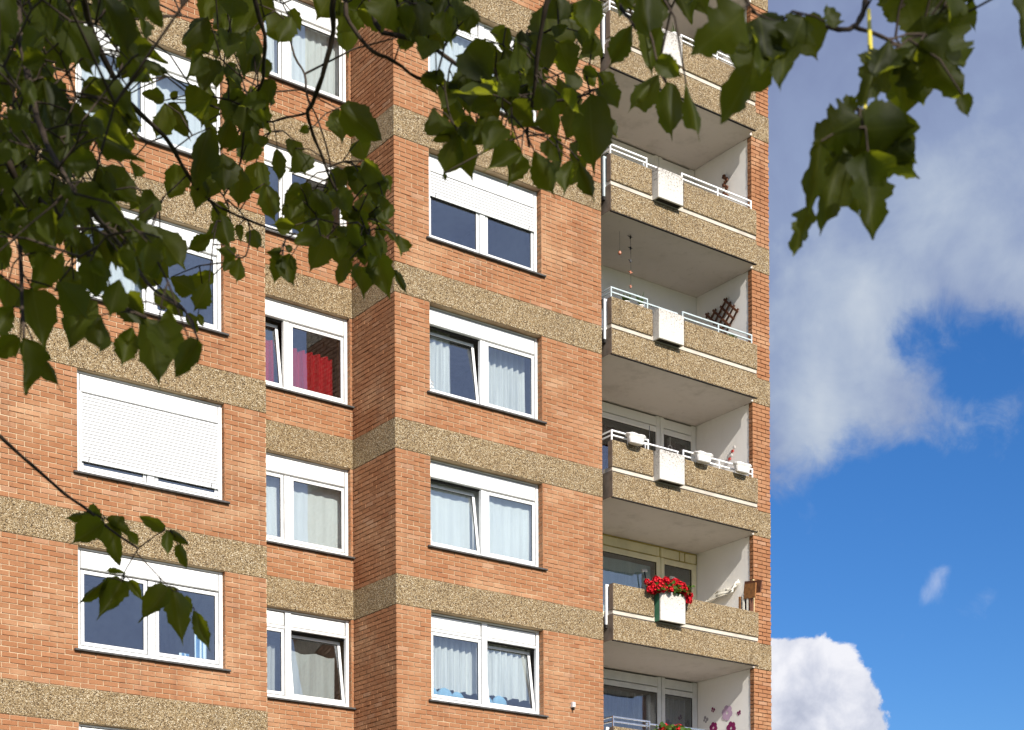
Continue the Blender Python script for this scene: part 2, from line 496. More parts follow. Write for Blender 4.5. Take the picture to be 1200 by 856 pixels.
# ------------------------------------------------------------------ mesh helpers
class MB:
    def __init__(s):
        s.v, s.f, s.mi, s.uv = [], [], [], None
    def quad(s, a, b, c, d, mi=0):
        i = len(s.v)
        s.v += [tuple(a), tuple(b), tuple(c), tuple(d)]
        s.f.append((i, i + 1, i + 2, i + 3)); s.mi.append(mi)
    def box(s, x0, x1, y0, y1, z0, z1, mi=0, m=None):
        P = [(x, y, z) for z in (z0, z1) for y in (y0, y1) for x in (x0, x1)]
        if m is not None:
            P = [tuple(m @ Vector(p)) for p in P]
        i = len(s.v)
        s.v += P
        for q in ((0, 2, 3, 1), (4, 5, 7, 6), (0, 1, 5, 4), (1, 3, 7, 5), (3, 2, 6, 7), (2, 0, 4, 6)):
            s.f.append(tuple(i + k for k in q)); s.mi.append(mi)
    def bevbox(s, x0, x1, y0, y1, z0, z1, b=0.004, mi=0):
        """box whose front (low y) edges are chamfered"""
        i = len(s.v)
        s.v += [(x0, y1, z0), (x1, y1, z0), (x1, y1, z1), (x0, y1, z1),
                (x0, y0 + b, z0), (x1, y0 + b, z0), (x1, y0 + b, z1), (x0, y0 + b, z1),
                (x0 + b, y0, z0 + b), (x1 - b, y0, z0 + b), (x1 - b, y0, z1 - b), (x0 + b, y0, z1 - b)]
        for q in ((0, 3, 2, 1), (0, 1, 5, 4), (1, 2, 6, 5), (2, 3, 7, 6), (3, 0, 4, 7),
                  (4, 5, 9, 8), (5, 6, 10, 9), (6, 7, 11, 10), (7, 4, 8, 11), (8, 9, 10, 11)):
            s.f.append(tuple(i + k for k in q)); s.mi.append(mi)
    def tube(s, pts, rad, n=6, mi=0, cap=True):
        pts = [Vector(p) for p in pts]
        if not isinstance(rad, (list, tuple)):
            rad = [rad] * len(pts)
        ref = None
        rings = []
        for k, p in enumerate(pts):
            d = (pts[min(k + 1, len(pts) - 1)] - pts[max(k - 1, 0)])
            if d.length < 1e-9:
                d = Vector((0, 0, 1))
            d.normalize()
            if ref is None:
                ref = d.orthogonal().normalized()
            a = (ref - d * ref.dot(d))
            a = a.normalized() if a.length > 1e-6 else d.orthogonal().normalized()
            ref = a
            b = d.cross(a)
            base = len(s.v)
            for j in range(n):
                an = 2 * math.pi * j / n
                s.v.append(tuple(p + (a * math.cos(an) + b * math.sin(an)) * rad[k]))
            rings.append(base)
        for k in range(len(rings) - 1):
            for j in range(n):
                j2 = (j + 1) % n
                s.f.append((rings[k] + j, rings[k] + j2, rings[k + 1] + j2, rings[k + 1] + j)); s.mi.append(mi)
        if cap:
            s.f.append(tuple(rings[0] + j for j in reversed(range(n)))); s.mi.append(mi)
            s.f.append(tuple(rings[-1] + j for j in range(n))); s.mi.append(mi)
    def mesh(s, name, mats, smooth=False):
        me = bpy.data.meshes.new(name)
        me.from_pydata(s.v, [], s.f)
        for m in (mats if isinstance(mats, (list, tuple)) else [mats]):
            me.materials.append(MATS[m] if isinstance(m, str) else m)
        me.polygons.foreach_set('material_index', s.mi)
        if smooth:
            me.polygons.foreach_set('use_smooth', [True] * len(s.f))
        me.update()
        return me

def put(name, me, parent=None, loc=(0, 0, 0), rot=None, kind=None):
    o = bpy.data.objects.new(name, me)
    COL.objects.link(o)
    o.location = loc
    if rot is not None:
        o.rotation_euler = rot
    if parent is not None:
        o.parent = parent
    if kind:
        o['kind'] = kind
    return o

def build(name, mb, mats, parent=None, loc=(0, 0, 0), rot=None, kind=None, smooth=False):
    return put(name, mb.mesh(name, mats, smooth), parent, loc, rot, kind)

def tag(o, label, cat, group=None):
    o['label'] = label
    o['category'] = cat
    if group:
        o['group'] = group
    return o

def thing(name, label, cat, loc=(0, 0, 0), group=None, rot=None):
    o = bpy.data.objects.new(name, None)
    COL.objects.link(o)
    o.empty_display_size = .2
    o.location = loc
    if rot is not None:
        o.rotation_euler = rot
    return tag(o, label, cat, group)

# ------------------------------------------------------------------ ground
g = MB()
N = 24
def gz(x, y):
    d = math.hypot(x, y)
    return 0.0 if d < 90 else (mnoise.noise(Vector((x * .006, y * .006, 0))) * 2.0 - .5) * min(1, (d - 90) / 200)
xs = [-1200 + 100 * i for i in range(25)]
for a in range(24):
    for b in range(24):
        x0, x1, y0, y1 = xs[a], xs[a + 1], xs[b], xs[b + 1]
        g.quad((x0, y0, gz(x0, y0)), (x1, y0, gz(x1, y0)), (x1, y1, gz(x1, y1)), (x0, y1, gz(x0, y1)))
build('ground', g, 'lawn', kind='structure')
g = MB()
g.box(-40, 40, -12, -5, 0.0, 0.10)
build('pavement', g, 'paving', kind='structure')

# ------------------------------------------------------------------ apartment building
H = 2.75
BAND = 0.535
building = thing('apartment_building', 'tall brick apartment block with pebbled concrete bands and stacked recessed balconies', 'apartment building', (0, 0, 0))
YA, YB, YC = -0.10, 1.435, 0.0
A0, A1 = -10.0, -2.6154
C1 = 4.717
PX0, PX1, PY = 8.806, 9.312, 0.066
WIN_W, WIN_H = 2.52, 1.655
KTOP, KBOT = -4, 3          # storeys built in full detail
def zk(k):
    return Z0 - k * H        # top of the pebbled band of storey line k

BRICKS, NB = MB(), []
rb = random.Random(5)
CH = (H - BAND) / 27.0
def to_front(y):
    return lambda u, z, d: (u, y - d, z)
def to_left(x):
    return lambda u, z, d: (x - d, u, z)
PICK = []
def lay(fn, u0, u1, z0, z1, holes=(), phase=0, L=0.25, pick=False):
    rows = int(round((z1 - z0) / CH))
    ch = (z1 - z0) / rows
    for r in range(rows):
        za, zb = z0 + r * ch + .0058, z0 + (r + 1) * ch - .0058
        off = (L / 2 if (r + phase) % 2 else 0.0)
        cuts = [u0 - off + i * L for i in range(int((u1 - u0 + off) / L) + 2)]
        for c in cuts:
            a, b = max(c, u0), min(c + L, u1)
            if b - a < .03:
                continue
            segs = [(a, b)]
            for (hx0, hx1, hz0, hz1) in holes:
                if zb > hz0 + .02 and za < hz1 - .02:
                    ns = []
                    for (p, q) in segs:
                        if hx0 > p: ns.append((p, min(q, hx0)))
                        if hx1 < q: ns.append((max(p, hx1), q))
                    segs = [s_ for s_ in ns if s_[1] - s_[0] > .03]
            for (p, q) in segs:
                p2, q2 = p + (.0 if p == u0 else .0065), q - (.0 if q == u1 else .0065)
                if pick and q2 - p2 > .2:
                    NB.append((fn, p2, q2, za, zb))
                else:
                    one_brick(BRICKS, fn, p2, q2, za, zb, rb)
def one_brick(mb, fn, p, q, za, zb, rr):
    d = rr.gauss(0, .0012)
    tx, tz = rr.gauss(0, .0013), rr.gauss(0, .0013)
    e = .0035
    jz = rr.gauss(0, .0014)
    za += jz; zb += jz
    i = len(mb.v)
    for (u, z, dd) in ((p, za, -.03), (q, za, -.03), (q, zb, -.03), (p, zb, -.03),
                       (p, za, d - e - tx - tz), (q, za, d - e + tx - tz), (q, zb, d - e + tx + tz), (p, zb, d - e - tx + tz),
                       (p + e, za + e, d - tx - tz), (q - e, za + e, d + tx - tz), (q - e, zb - e, d + tx + tz), (p + e, zb - e, d - tx + tz)):
        mb.v.append(fn(u, z, dd))
    for f in ((0, 1, 5, 4), (1, 2, 6, 5), (2, 3, 7, 6), (3, 0, 4, 7), (4, 5, 9, 8), (5, 6, 10, 9), (6, 7, 11, 10), (7, 4, 8, 11), (8, 9, 10, 11)):
        mb.f.append(tuple(i + k for k in f)); mb.mi.append(0)

def wall_sheet(mb, fn, u0, u1, z0, z1, holes, depth=-.010, reveal=.25):
    us = sorted({u0, u1, *[h[0] for h in holes], *[h[1] for h in holes]})
    zs = sorted({z0, z1, *[h[2] for h in holes], *[h[3] for h in holes]})
    for a, b in zip(us, us[1:]):
        for c, d in zip(zs, zs[1:]):
            mu, mz = (a + b) / 2, (c + d) / 2
            if any(h[0] < mu < h[1] and h[2] < mz < h[3] for h in holes):
                continue
            mb.quad(fn(a, c, depth), fn(b, c, depth), fn(b, d, depth), fn(a, d, depth))
    for (a, b, c, d) in holes:
        r = -reveal
        mb.quad(fn(a, c, depth), fn(a, d, depth), fn(a, d, r), fn(a, c, r))
        mb.quad(fn(b + .009, c, depth), fn(b + .009, c, r), fn(b + .009, d, r), fn(b + .009, d, depth))
        mb.quad(fn(a, d, depth), fn(b, d, depth), fn(b, d, r), fn(a, d, r))
        mb.quad(fn(a, c, depth), fn(a, c, r), fn(b, c, r), fn(b, c, depth))

AX, BX, CX = -5.905, -2.575, 0.744
KS = list(range(KTOP, KBOT + 1))
def win_z(k):                      # sill line of the window whose head is under band k
    return zk(k) - BAND - WIN_H
def holes_for(x):
    return [(x, x + WIN_W, win_z(k), zk(k) - BAND) for k in KS]
ZT, ZB = zk(-5), zk(KBOT + 1)
ZROOF = zk(-6) + .3
# mortar sheets
for nm, y, u0, u1, hx in (('a', YA, A0, A1, AX), ('b', YB, A1 - .4, 0.0, BX), ('c', YC, 0.022, C1, CX)):
    mb = MB()
    wall_sheet(mb, to_front(y), u0, u1, 0, ZROOF, holes_for(hx))
    build('wall', mb, 'mortar', building)
mb = MB()
wall_sheet(mb, to_left(0.0), YC + .024, YB + .6, 0, ZROOF, [], -.022)
build('wall', mb, 'mortar', building)
mb = MB()          # hidden flanks and the core behind, so that no daylight leaks in
for (a, b) in (((A1 - .009, YA + .009), (A1 - .009, YB + .4)), ((C1, YC + .009), (C1, 2.2)), ((A0, 12), (A0, YA + .009)), ((PX1, PY + .02), (PX1, 12)), ((PX1, 12), (A0, 12))):
    mb.quad((a[0], a[1], 0), (b[0], b[1], 0), (b[0], b[1], ZROOF), (a[0], a[1], ZROOF))
build('wall', mb, 'mortar', building)
mb = MB()
mb.box(A0 - .05, A1 + .05, YA - .05, 12.05, ZROOF, ZROOF + .5)
mb.box(A1 + .05, 0, YB - .05, 12.05, ZROOF, ZROOF + .5)
mb.box(0, PX1 + .05, YC - .05, 12.05, ZROOF, ZROOF + .5)
build('roof', mb, 'roof_felt', building)

# bricks, storey by storey
for k in KS:
    za, zb = zk(k + 1), zk(k) - BAND
    hz = [(win_z(k), zb)]
    lay(to_front(YA), A0 + 1.0, A1, za, zb, [(AX, AX + WIN_W, win_z(k), zb)], k, pick=(k in (0, 1)))
    lay(to_front(YB), A1 - .3, 0.0, za, zb, [(BX, BX + WIN_W, win_z(k), zb)], k + 1)
    lay(to_front(YC), 0.0, C1, za, zb, [(CX, CX + WIN_W, win_z(k), zb)], k)
    lay(to_left(0.0), YC + .0, YB - .0, za, zb, [], k + 1)
    lay(to_front(PY), PX0, PX1, za, zb if k > -5 else zb, [], k)
    lay(to_left(PX0), PY, PY + .12, za, zb, [], k + 1, L=.24)
    # the right-hand jamb of each opening, one header deep
    for x, y in ((AX, YA), (CX, YC), (BX, YB)):
        lay(to_left(x + WIN_W), y + .0, y + (.142 if y == YC else .092), win_z(k) + .05, zb, [], k, L=.24)
# pick the bricks that show largest, out of the leaves and inside the frame
cand = []
for b in NB:
    fn, p, q, za, zb = b
    c = Vector(fn((p + q) / 2, (za + zb) / 2, 0))
    u, v, d = project(c)
    ok = 3 < u < 308 and 300 < v < 853 and abs((q - p) - .237) < .004
    if v < 470 and u < 250: ok = False
    if v < 400: ok = False
    if ok and not (65 < u < 235 and 590 < v < 660):
        cand.append((d, b))
cand.sort(key=lambda t_: t_[0])
chosen = {id(b) for d, b in cand[:300]}
rr = random.Random(9)
BM = []
for i in range(6):
    mb = MB()
    one_brick(mb, lambda u, z, d: (u, -d, z), -.1185, .1185, -(CH / 2 - .0058), CH / 2 - .0058, rr)
    BM.append(mb.mesh('brick', 'brick'))
for b in NB:
    fn, p, q, za, zb = b
    if id(b) in chosen:
        c = fn((p + q) / 2, (za + zb) / 2, rr.gauss(0, .0008))
        put('brick', BM[rr.randrange(6)], building, c)
    else:
        one_brick(BRICKS, fn, p, q, za, zb, rb)
build('brickwork', BRICKS, 'brick', building, kind='stuff')

# pebbled concrete bands
def band(x0, x1, y0, y1, z1, nm='concrete_band'):
    key = (round(x1 - x0, 4), round(y1 - y0, 4))
    if key not in band.cache:
        mb = MB()
        mb.bevbox(0, key[0], 0, key[1], -BAND + .004, 0 - .004, .006)
        band.cache[key] = mb.mesh(nm, 'washed_pebble_concrete')
    return put(nm, band.cache[key], building, (x0, y0, z1))
band.cache = {}
for k in range(KTOP - 1, KBOT + 2):
    z = zk(k)
    band(A0 + .5, A1 + .003, YA - .004, YA + .25, z)
    band(A1 - .3, -.004, YB - .004, YB + .25, z)
    band(-.004, C1 + .003, YC - .004, YC + .19, z)
    band(-.004, .25, YC + .198, YB - .006, z)
    band(PX0 - .003, PX1 + .003, PY - .004, PY + .25, z)

# ------------------------------------------------------------------ windows
def frame_mesh(split, shutter):
    mb = MB()
    y0, y1 = .085, .155
    b = .004
    mb.bevbox(0.002, .062, y0, y1, .055, WIN_H - .004, b)
    mb.bevbox(2.458, 2.518, y0, y1, .055, WIN_H - .004, b)
    mb.bevbox(.062, 2.458, y0, y1, .055, .122, b)
    mb.bevbox(1.20, 1.32, y0 - .003, y1, .122, 1.305 if not split else WIN_H - .035, b)
    mb.bevbox(.062, 2.458, y0 + .006, y1, WIN_H - .035, WIN_H - .006, b)
    return mb.mesh('window', 'white_pvc')
def box_meshes():
    out = {}
    mb = MB()
    mb.bevbox(.074, 2.444, .080, .155, 1.334, 1.602, .008)
    out['one'] = [mb.mesh('shutter_box', 'white_pvc')]
    lst = []
    for (a, b) in ((.066, 1.194), (1.326, 2.454)):
        mb = MB()
        mb.bevbox(a, b, .10, .155, 1.322, 1.370, .003)
        mb.bevbox(a + .004, b - .016, .094, .155, 1.376, 1.600, .006)
        lst.append(mb.mesh('shutter_box', 'white_pvc'))
    out['two'] = lst
    return out
BOXES = box_meshes()
FRAMES = {s_: frame_mesh(s_, False) for s_ in (True, False)}
def sash_mesh(w, h):
    mb = MB()
    t_ = .056
    b = .005
    for (a, c, d, e) in ((0, t_, 0, h), (w - t_, w, 0, h), (t_, w - t_, 0, t_), (t_, w - t_, h - t_, h)):
        mb.bevbox(a, c, 0, .05, d, e, b)
    # black gasket just inside
    for (a, c, d, e) in ((t_, t_ + .006, t_, h - t_), (w - t_ - .006, w - t_, t_, h - t_), (t_ + .006, w - t_ - .006, t_, t_ + .006), (t_ + .006, w - t_ - .006, h - t_ - .006, h - t_)):
        mb.box(a, c, .012, .03, d, e, 1)
    return mb.mesh('sash', ['white_pvc', 'dark_gap'])
SW, SH = 1.108, 1.172
SASH = sash_mesh(SW, SH)
def pane_mesh(w, h, t_=.058):
    mb = MB()
    mb.box(t_, w - t_, .018, .024, t_, h - t_)
    return mb.mesh('pane', 'window_glass')
PANE = pane_mesh(SW, SH)
def sill_mesh():
    mb = MB()
    mb.bevbox(-.075, WIN_W + .075, -.055, .18, 0.012, .045, .006)
    return mb.mesh('sill', 'sill_stone')
SILL = sill_mesh()
def sill_cap():
    mb = MB()
    mb.bevbox(.003, WIN_W - .003, .02, .12, .047, .056, .003)
    return mb.mesh('sill_flashing', 'white_pvc')
CAP = sill_cap()
def slat_mesh():
    mb = MB()
    n = 5
    h = .0455
    prof = [(-.006 * math.sin(math.pi * j / n), h * j / n) for j in range(n + 1)]
    for (ya, z1), (yb, z2) in zip(prof, prof[1:]):
        mb.quad((0, ya, z1), (2.36, ya, z1), (2.36, yb, z2), (0, yb, z2))
    mb.quad((0, 0, h), (2.36, 0, h), (2.36, .012, h), (0, .012, h))
    mb.quad((0, .012, 0), (2.36, .012, 0), (2.36, 0, 0), (0, 0, 0))
    for q in range(29):
        x = .03 + q * .08
        mb.box(x, x + .066, -.001, .004, h - .001, h + .0065, 1)
    return mb.mesh('slat', ['slat_white', 'dark_gap'])
SLAT = slat_mesh()
def recess_mesh():
    mb = MB()
    mb.box(.0, WIN_W, .16, .20, 1.30, WIN_H)
    return mb.mesh('shutter_casing', 'dark_gap')
CASING = recess_mesh()
ROOMS = {}
def room_mesh():
    mb = MB()
    x0, x1, y0, y1, z0, z1 = -.35, WIN_W + .35, .26, 3.4, -.55, 2.0
    a = [(x0, y0, z0), (x1, y0, z0), (x1, y1, z0), (x0, y1, z0), (x0, y0, z1), (x1, y0, z1), (x1, y1, z1), (x0, y1, z1)]
    mb.quad(a[0], a[1], a[2], a[3], 1)
    mb.quad(a[4], a[7], a[6], a[5])
    mb.quad(a[3], a[2], a[6], a[7])
    mb.quad(a[0], a[3], a[7], a[4])
    mb.quad(a[1], a[5], a[6], a[2])
    # the inner face of the outer wall round the opening
    for (p, q, r, s_) in ((x0, 0, z0, z1), (WIN_W, x1, z0, z1), (0, WIN_W, z0, 0), (0, WIN_W, WIN_H, z1)):
        mb.quad((p, y0, r), (p, y0, s_), (q, y0, s_), (q, y0, r))
    return mb.mesh('room', ['room_wall', 'room_floor'])
ROOM = room_mesh()

def window(x, y, k, split=False, tilt=None, shutter=None, dy=0.0):
    w = put('window', FRAMES[split], building, (x, y + dy, win_z(k)))
    put('sill', SILL, w, (0, -dy, 0))
    put('sill_flashing', CAP, w)
    put('room', ROOM, w)
    for m_ in BOXES['two' if split else 'one']:
        put('shutter_box', m_, w)
    put('shutter_casing', CASING, w)
    for i, sx in enumerate((.077, 1.335)):
        loc = (sx, .094, .135)
        rot = None
        if tilt == i:
            rot = (-R(8.5), 0, 0)
            loc = (sx, .105, .130)
        put('sash', SASH, w, loc, rot)
        put('pane', PANE, w, loc, rot)
    if shutter is not None:
        n = int(round((1.33 - shutter) / .052))
        for i in range(n):
            put('slat', SLAT, w, (.086, .068, shutter + .052 * i))
        mb = MB()
        mb.bevbox(.086, 2.436, .055, .075, shutter - .028, shutter - .002, .003)
        for sx in (.2, 2.3):
            mb.tube([(sx, .06, shutter - .012), (sx, .035, shutter - .012), (sx, .033, shutter + .03)], .006, 5, 1)
        build('shutter_rail', mb, ['white_pvc', 'dark_gap'], w)
        for sx in (.058, 2.438):
            mb = MB()
            mb.bevbox(sx, sx + .026, .05, .085, .06, 1.33, .003)
            build('guide_rail', mb, 'white_pvc', w)
    return w

for k in KS:
    window(AX, YA, k, tilt=None, shutter={0: .275}.get(k), split=False)
    window(BX, YB, k, tilt={-1: 0, 1: 1}.get(k), split=(k == 1))
    window(CX, YC, k, dy=.05, tilt={-1: 0, 0: 0, 1: 1}.get(k), shutter={-2: .90}.get(k), split=(k in (1, -3)))

# the small white mark stuck low on a tilted sash
mb = MB()
pts = [(.0, .10), (.015, .125), (.04, .125), (.05, .105), (.035, .07), (.0, .03), (.055, .03)]
for (a, b), (c, d) in zip(pts, pts[1:]):
    p, q = Vector((a, 0, b)), Vector((c, 0, d))
    dr = (q - p).normalized() * .008
    nn = Vector((-dr.z, 0, dr.x))
    for e in [(p - dr, q + dr)]:
        mb.quad(e[0] - nn, e[1] - nn, e[1] + nn, e[0] + nn)
tag(build('window_sticker', mb, 'white_plastic', None, (CX + .09, YC + .112, win_z(-1) + .17)), 'tiny white sticker in the bottom corner of a tilted window pane', 'sticker')

# little box on the brick beside the lowest window
mb = MB()
mb.bevbox(-.035, .035, -.07, 0, -.05, .05, .012)
mb.box(-.012, .012, -.06, -.01, -.10, -.05, 1)
build('wall_sensor', mb, ['white_plastic', 'dark_gap'], building, (3.94, -.004, Z0 - 4.62))

# ------------------------------------------------------------------ curtains
def curtain(x0, x1, y, z0, z1, m, label, pleat=.11, amp=.028, wavy_bottom=0, wavy_top=0, seed=1, group='curtains behind the windows', drape=None):
    rc = random.Random(seed)
    n = max(6, int((x1 - x0) / pleat * 8))
    rows = 6
    mb = MB()
    ph = rc.random() * 6
    dr = [rc.uniform(.6, 1.4) for _ in range(n + 1)]
    for j in range(rows + 1):
        t_ = j / rows
        for i in range(n + 1):
            s_ = i / n
            x = (x1 - x0) * s_
            sw = math.sin(x / pleat * 2 * math.pi + ph + .7 * math.sin(x * 5 + seed))
            zz = z0 + (z1 - z0) * t_
            if wavy_bottom and j == 0:
                zz += wavy_bottom * abs(math.sin(x / pleat * math.pi * .5))
            if wavy_top and j == rows:
                zz -= wavy_top * abs(math.sin(x / pleat * math.pi * .5))
            yy = amp * sw * (1.1 - .25 * t_) + .01 * math.sin(zz * 3 + s_ * 9)
            xx = x
            if drape is not None:
                xx = x * (1 - drape * (1 - t_) ** 2 * (1 if True else 0))
            mb.v.append((xx, yy, zz - z0))
    for j in range(rows):
        for i in range(n):
            a = j * (n + 1) + i
            mb.f.append((a, a + 1, a + n + 2, a + n + 1)); mb.mi.append(0)
    o = build('curtain', mb, m, None, (x0, y, z0), smooth=True)
    return tag(o, label, 'curtain', group)

def wz(k): return win_z(k)
Y_NEAR, Y_FAR = .30, .42
# projecting block
curtain(CX + .10, CX + .74, YC + Y_FAR, wz(-1) - .2, wz(-1) + 1.5, 'pleat_white', 'narrow white pleated curtain drawn aside behind the tilted sash with the sticker', seed=3, pleat=.16)
curtain(CX + 1.50, CX + 2.42, YC + Y_FAR, wz(-1) - .2, wz(-1) + 1.5, 'pleat_white', 'white pleated curtain behind the fixed pane beside the stickered sash', seed=4, pleat=.14)
curtain(CX + .02, CX + 1.46, YC + .44, wz(0) - .2, wz(0) + 1.5, 'sheer_white', 'smooth white sheer curtain behind the tilted sash above the scalloped curtains', seed=5, pleat=.22, amp=.008)
curtain(CX + 1.26, CX + 2.5, YC + .27, wz(0) - .2, wz(0) + 1.5, 'sheer_white', 'smooth white sheer curtain behind the fixed pane above the scalloped curtains', seed=25, pleat=.2, amp=.008)
curtain(CX + .04, CX + 1.40, YC + Y_FAR - .05, wz(1) + .31, wz(1) + 1.5, 'pleat_white', 'shorter pleated white curtain with scalloped hem behind the closed half of the window', seed=6, pleat=.13, wavy_bottom=.05)
curtain(CX + 1.46, CX + 2.50, YC + Y_FAR - .05, wz(1) + .33, wz(1) + 1.5, 'pleat_white', 'pleated white curtain with scalloped hem behind the tilted half of the window', seed=7, pleat=.13, wavy_bottom=.05)
curtain(CX + .02, CX + 2.5, YC + .27, wz(-3) - .2, wz(-3) + 1.5, 'sheer_white', 'pale sheer curtain in the topmost window of the projecting brick block', seed=8, pleat=.12, amp=.012)
# recessed bay
curtain(BX + .80, BX + 1.22, YB + Y_FAR, wz(-1) - .2, wz(-1) + 1.05, 'red_cloth', 'narrow red curtain seen through the tilted sash of the recessed bay', seed=9, pleat=.14, amp=.05)
curtain(BX + 1.40, BX + 2.40, YB + Y_FAR, wz(-1) - .2, wz(-1) + 1.02, 'red_cloth', 'bright red pleated curtain gathered behind the larger pane of the recessed bay', seed=10, pleat=.17, amp=.06)
curtain(BX + .02, BX + 2.46, YB + .28, wz(0) - .2, wz(0) + 1.5, 'sheer_white', 'smooth white sheer curtain in the window directly below the red curtains', seed=11, pleat=.2, amp=.008)
curtain(BX + .20, BX + 1.18, YB + Y_FAR, wz(1) - .2, wz(1) + 1.08, 'lace_white', 'strip of white net curtain behind the narrow visible pane beside the lace', seed=12, pleat=.16)
curtain(BX + 1.50, BX + 2.40, YB + Y_FAR, wz(1) - .2, wz(1) + 1.05, 'lace_white', 'grey white lace curtain with scalloped top behind a tilted window', seed=13, pleat=.26, amp=.02, wavy_top=.05)
curtain(BX + .02, BX + 2.46, YB + .28, wz(-3) - .2, wz(-3) + 1.5, 'sheer_white', 'pale bluish sheer curtain in the upper bay window behind the forked twig', seed=14, pleat=.14, amp=.014)
# left block
curtain(AX + 2.13, AX + 2.34, YA + .34, wz(1) - .2, wz(1) + .72, 'blue_stripe_cloth', 'blue and white striped curtain at the right side of a dark window', seed=15, pleat=.12)
curtain(AX + 1.86, AX + 2.03, YA + .34, wz(1) - .2, wz(1) + .30, 'blue_stripe_cloth', 'low edge of blue striped cloth behind the hanging leaf', seed=16, pleat=.12)
curtain(AX + .02, AX + 2.5, YA + .27, wz(-2) - .2, wz(-2) + 1.5, 'sheer_white', 'white sheer curtain in the window half covered by foliage at the upper left', seed=17, pleat=.16, amp=.012)
curtain(AX + .02, AX + 1.4, YA + .5, wz(-1) - .2, wz(-1) + 1.5, 'sheer_white', 'grey white curtain in the leaf covered window above the lowered shutter', seed=18, pleat=.16, amp=.012)

# pale blue round cushions on the inner sill of the lowest window
def cushion(x, y, z, r, label):
    mb = MB()
    n, m_ = 12, 6
    for j in range(m_ + 1):
        ph = math.pi * j / m_
        for i in range(n):
            th = 2 * math.pi * i / n
            rr_ = r * math.sin(ph) ** .8
            mb.v.append((rr_ * math.cos(th), .45 * r * math.cos(ph) * (1 if True else 1), rr_ * math.sin(th)))
    for j in range(m_):
        for i in range(n):
            a, b = j * n + i, j * n + (i + 1) % n
            mb.f.append((a, b, b + n, a + n)); mb.mi.append(0)
    return tag(build('cushion', mb, 'blue_cushion', None, (x, y, z), smooth=True), label, 'cushion', 'round cushions on the inner sill')
for i, (dx, r, l) in enumerate([(.22, .16, 'pale blue round cushion nearest the left jamb on the inner window sill'), (.52, .17, 'pale blue round cushion second from the left jamb on the inner sill'),
                                (.80, .15, 'pale blue round cushion beside the mullion on the inner window sill'), (1.45, .15, 'pale blue round cushion just past the mullion behind the tilted sash'),
                                (1.75, .17, 'pale blue round cushion in the middle of the tilted half window')]):
    cushion(CX + dx, YC + .36, wz(1) + .05 + r, r, l)

# ------------------------------------------------------------------ balconies
BX0, BX1 = 4.83, 8.718
YD = -.172
YW = 1.815
def bal_cache():
    d = {}
    mb = MB()
    mb.box(BX0, BX1 - .004, YD + .055, PY - .02, -BAND + .006, -.03)
    mb.box(BX0, PX0 - .004, PY - .02, YW + .15, -BAND + .006, -.03)
    mb.box(BX0 - .008, BX0 - .001, YD + .004, .9, -BAND + .002, -.032, 1)  # darkened concrete end plate; the shade on the slab end is in its colour
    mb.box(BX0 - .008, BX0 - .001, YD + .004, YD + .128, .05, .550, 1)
    mb.box(C1 + .004, BX0, .30, YW + .15, -BAND + .008, -.03)
    d['slab'] = mb.mesh('balcony', ['soffit_paint', 'shaded_raw_concrete'])
    mb = MB(); mb.bevbox(BX0, 6.256, YD, YD + .053, -BAND - .004, -.062, .008)
    mb.bevbox(6.264, BX1, YD, YD + .053, -BAND - .004, -.062, .008)
    mb.box(BX0 + .002, BX1 - .002, YD + .006, YD + .05, -BAND - .016, -BAND - .004, 1)
    d['fascia'] = mb.mesh('fascia', ['washed_pebble_concrete', 'dark_gap'])
    mb = MB(); mb.box(BX0 + .012, BX1 + .0, YD + .030, YD + .30, -.0295, .055)
    d['strip'] = mb.mesh('kerb_strip', 'strip_paint')
    for nm, a, b in (('p1', BX0, 5.872), ('p2', 6.71, BX1)):
        mb = MB(); mb.bevbox(a, b, YD, YD + .10, .047, .553, .010)
        mb.box(a + .001, b - .001, YD + .10, YD + .13, .047, .552, 1)
        d[nm] = mb.mesh('parapet_panel', ['washed_pebble_concrete', 'shaded_raw_concrete'])
    mb = MB(); mb.box(5.874, 6.708, YD + .03, YD + .10, .057, .50)
    d['backing'] = mb.mesh('parapet_panel', 'shaded_raw_concrete')
    return d
BD = bal_cache()
def planter_box_mesh():
    mb = MB()
    x0, x1, y0, y1, z0, z1, t_ = 5.90, 6.555, -.325, YD + .028, -.035, .548, .035
    mb.bevbox(x0, x1, y0, y0 + t_, z0, z1, .008)
    mb.box(x0, x0 + t_, y0 + t_, y1, z0, z1, 1)
    mb.box(x1 - t_, x1, y0 + t_, y1, z0, z1)
    mb.box(x0 + t_, x1 - t_, y1 - t_, y1, z0, z1)
    mb.box(x0 + t_, x1 - t_, y0 + t_, y1 - t_, z0, z0 + .06, 2)
    mb.box(x0 + t_, x1 - t_, y0 + t_, y1 - t_, z1 - .10, z1 - .06, 3)
    return mb
PB = {n: planter_box_mesh().mesh('planter_box', ['weathered_white_concrete', s_, 'dark_gap', 'soil']) for n, s_ in (('plain', 'weathered_white_concrete'), ('green', 'green_paint'))}
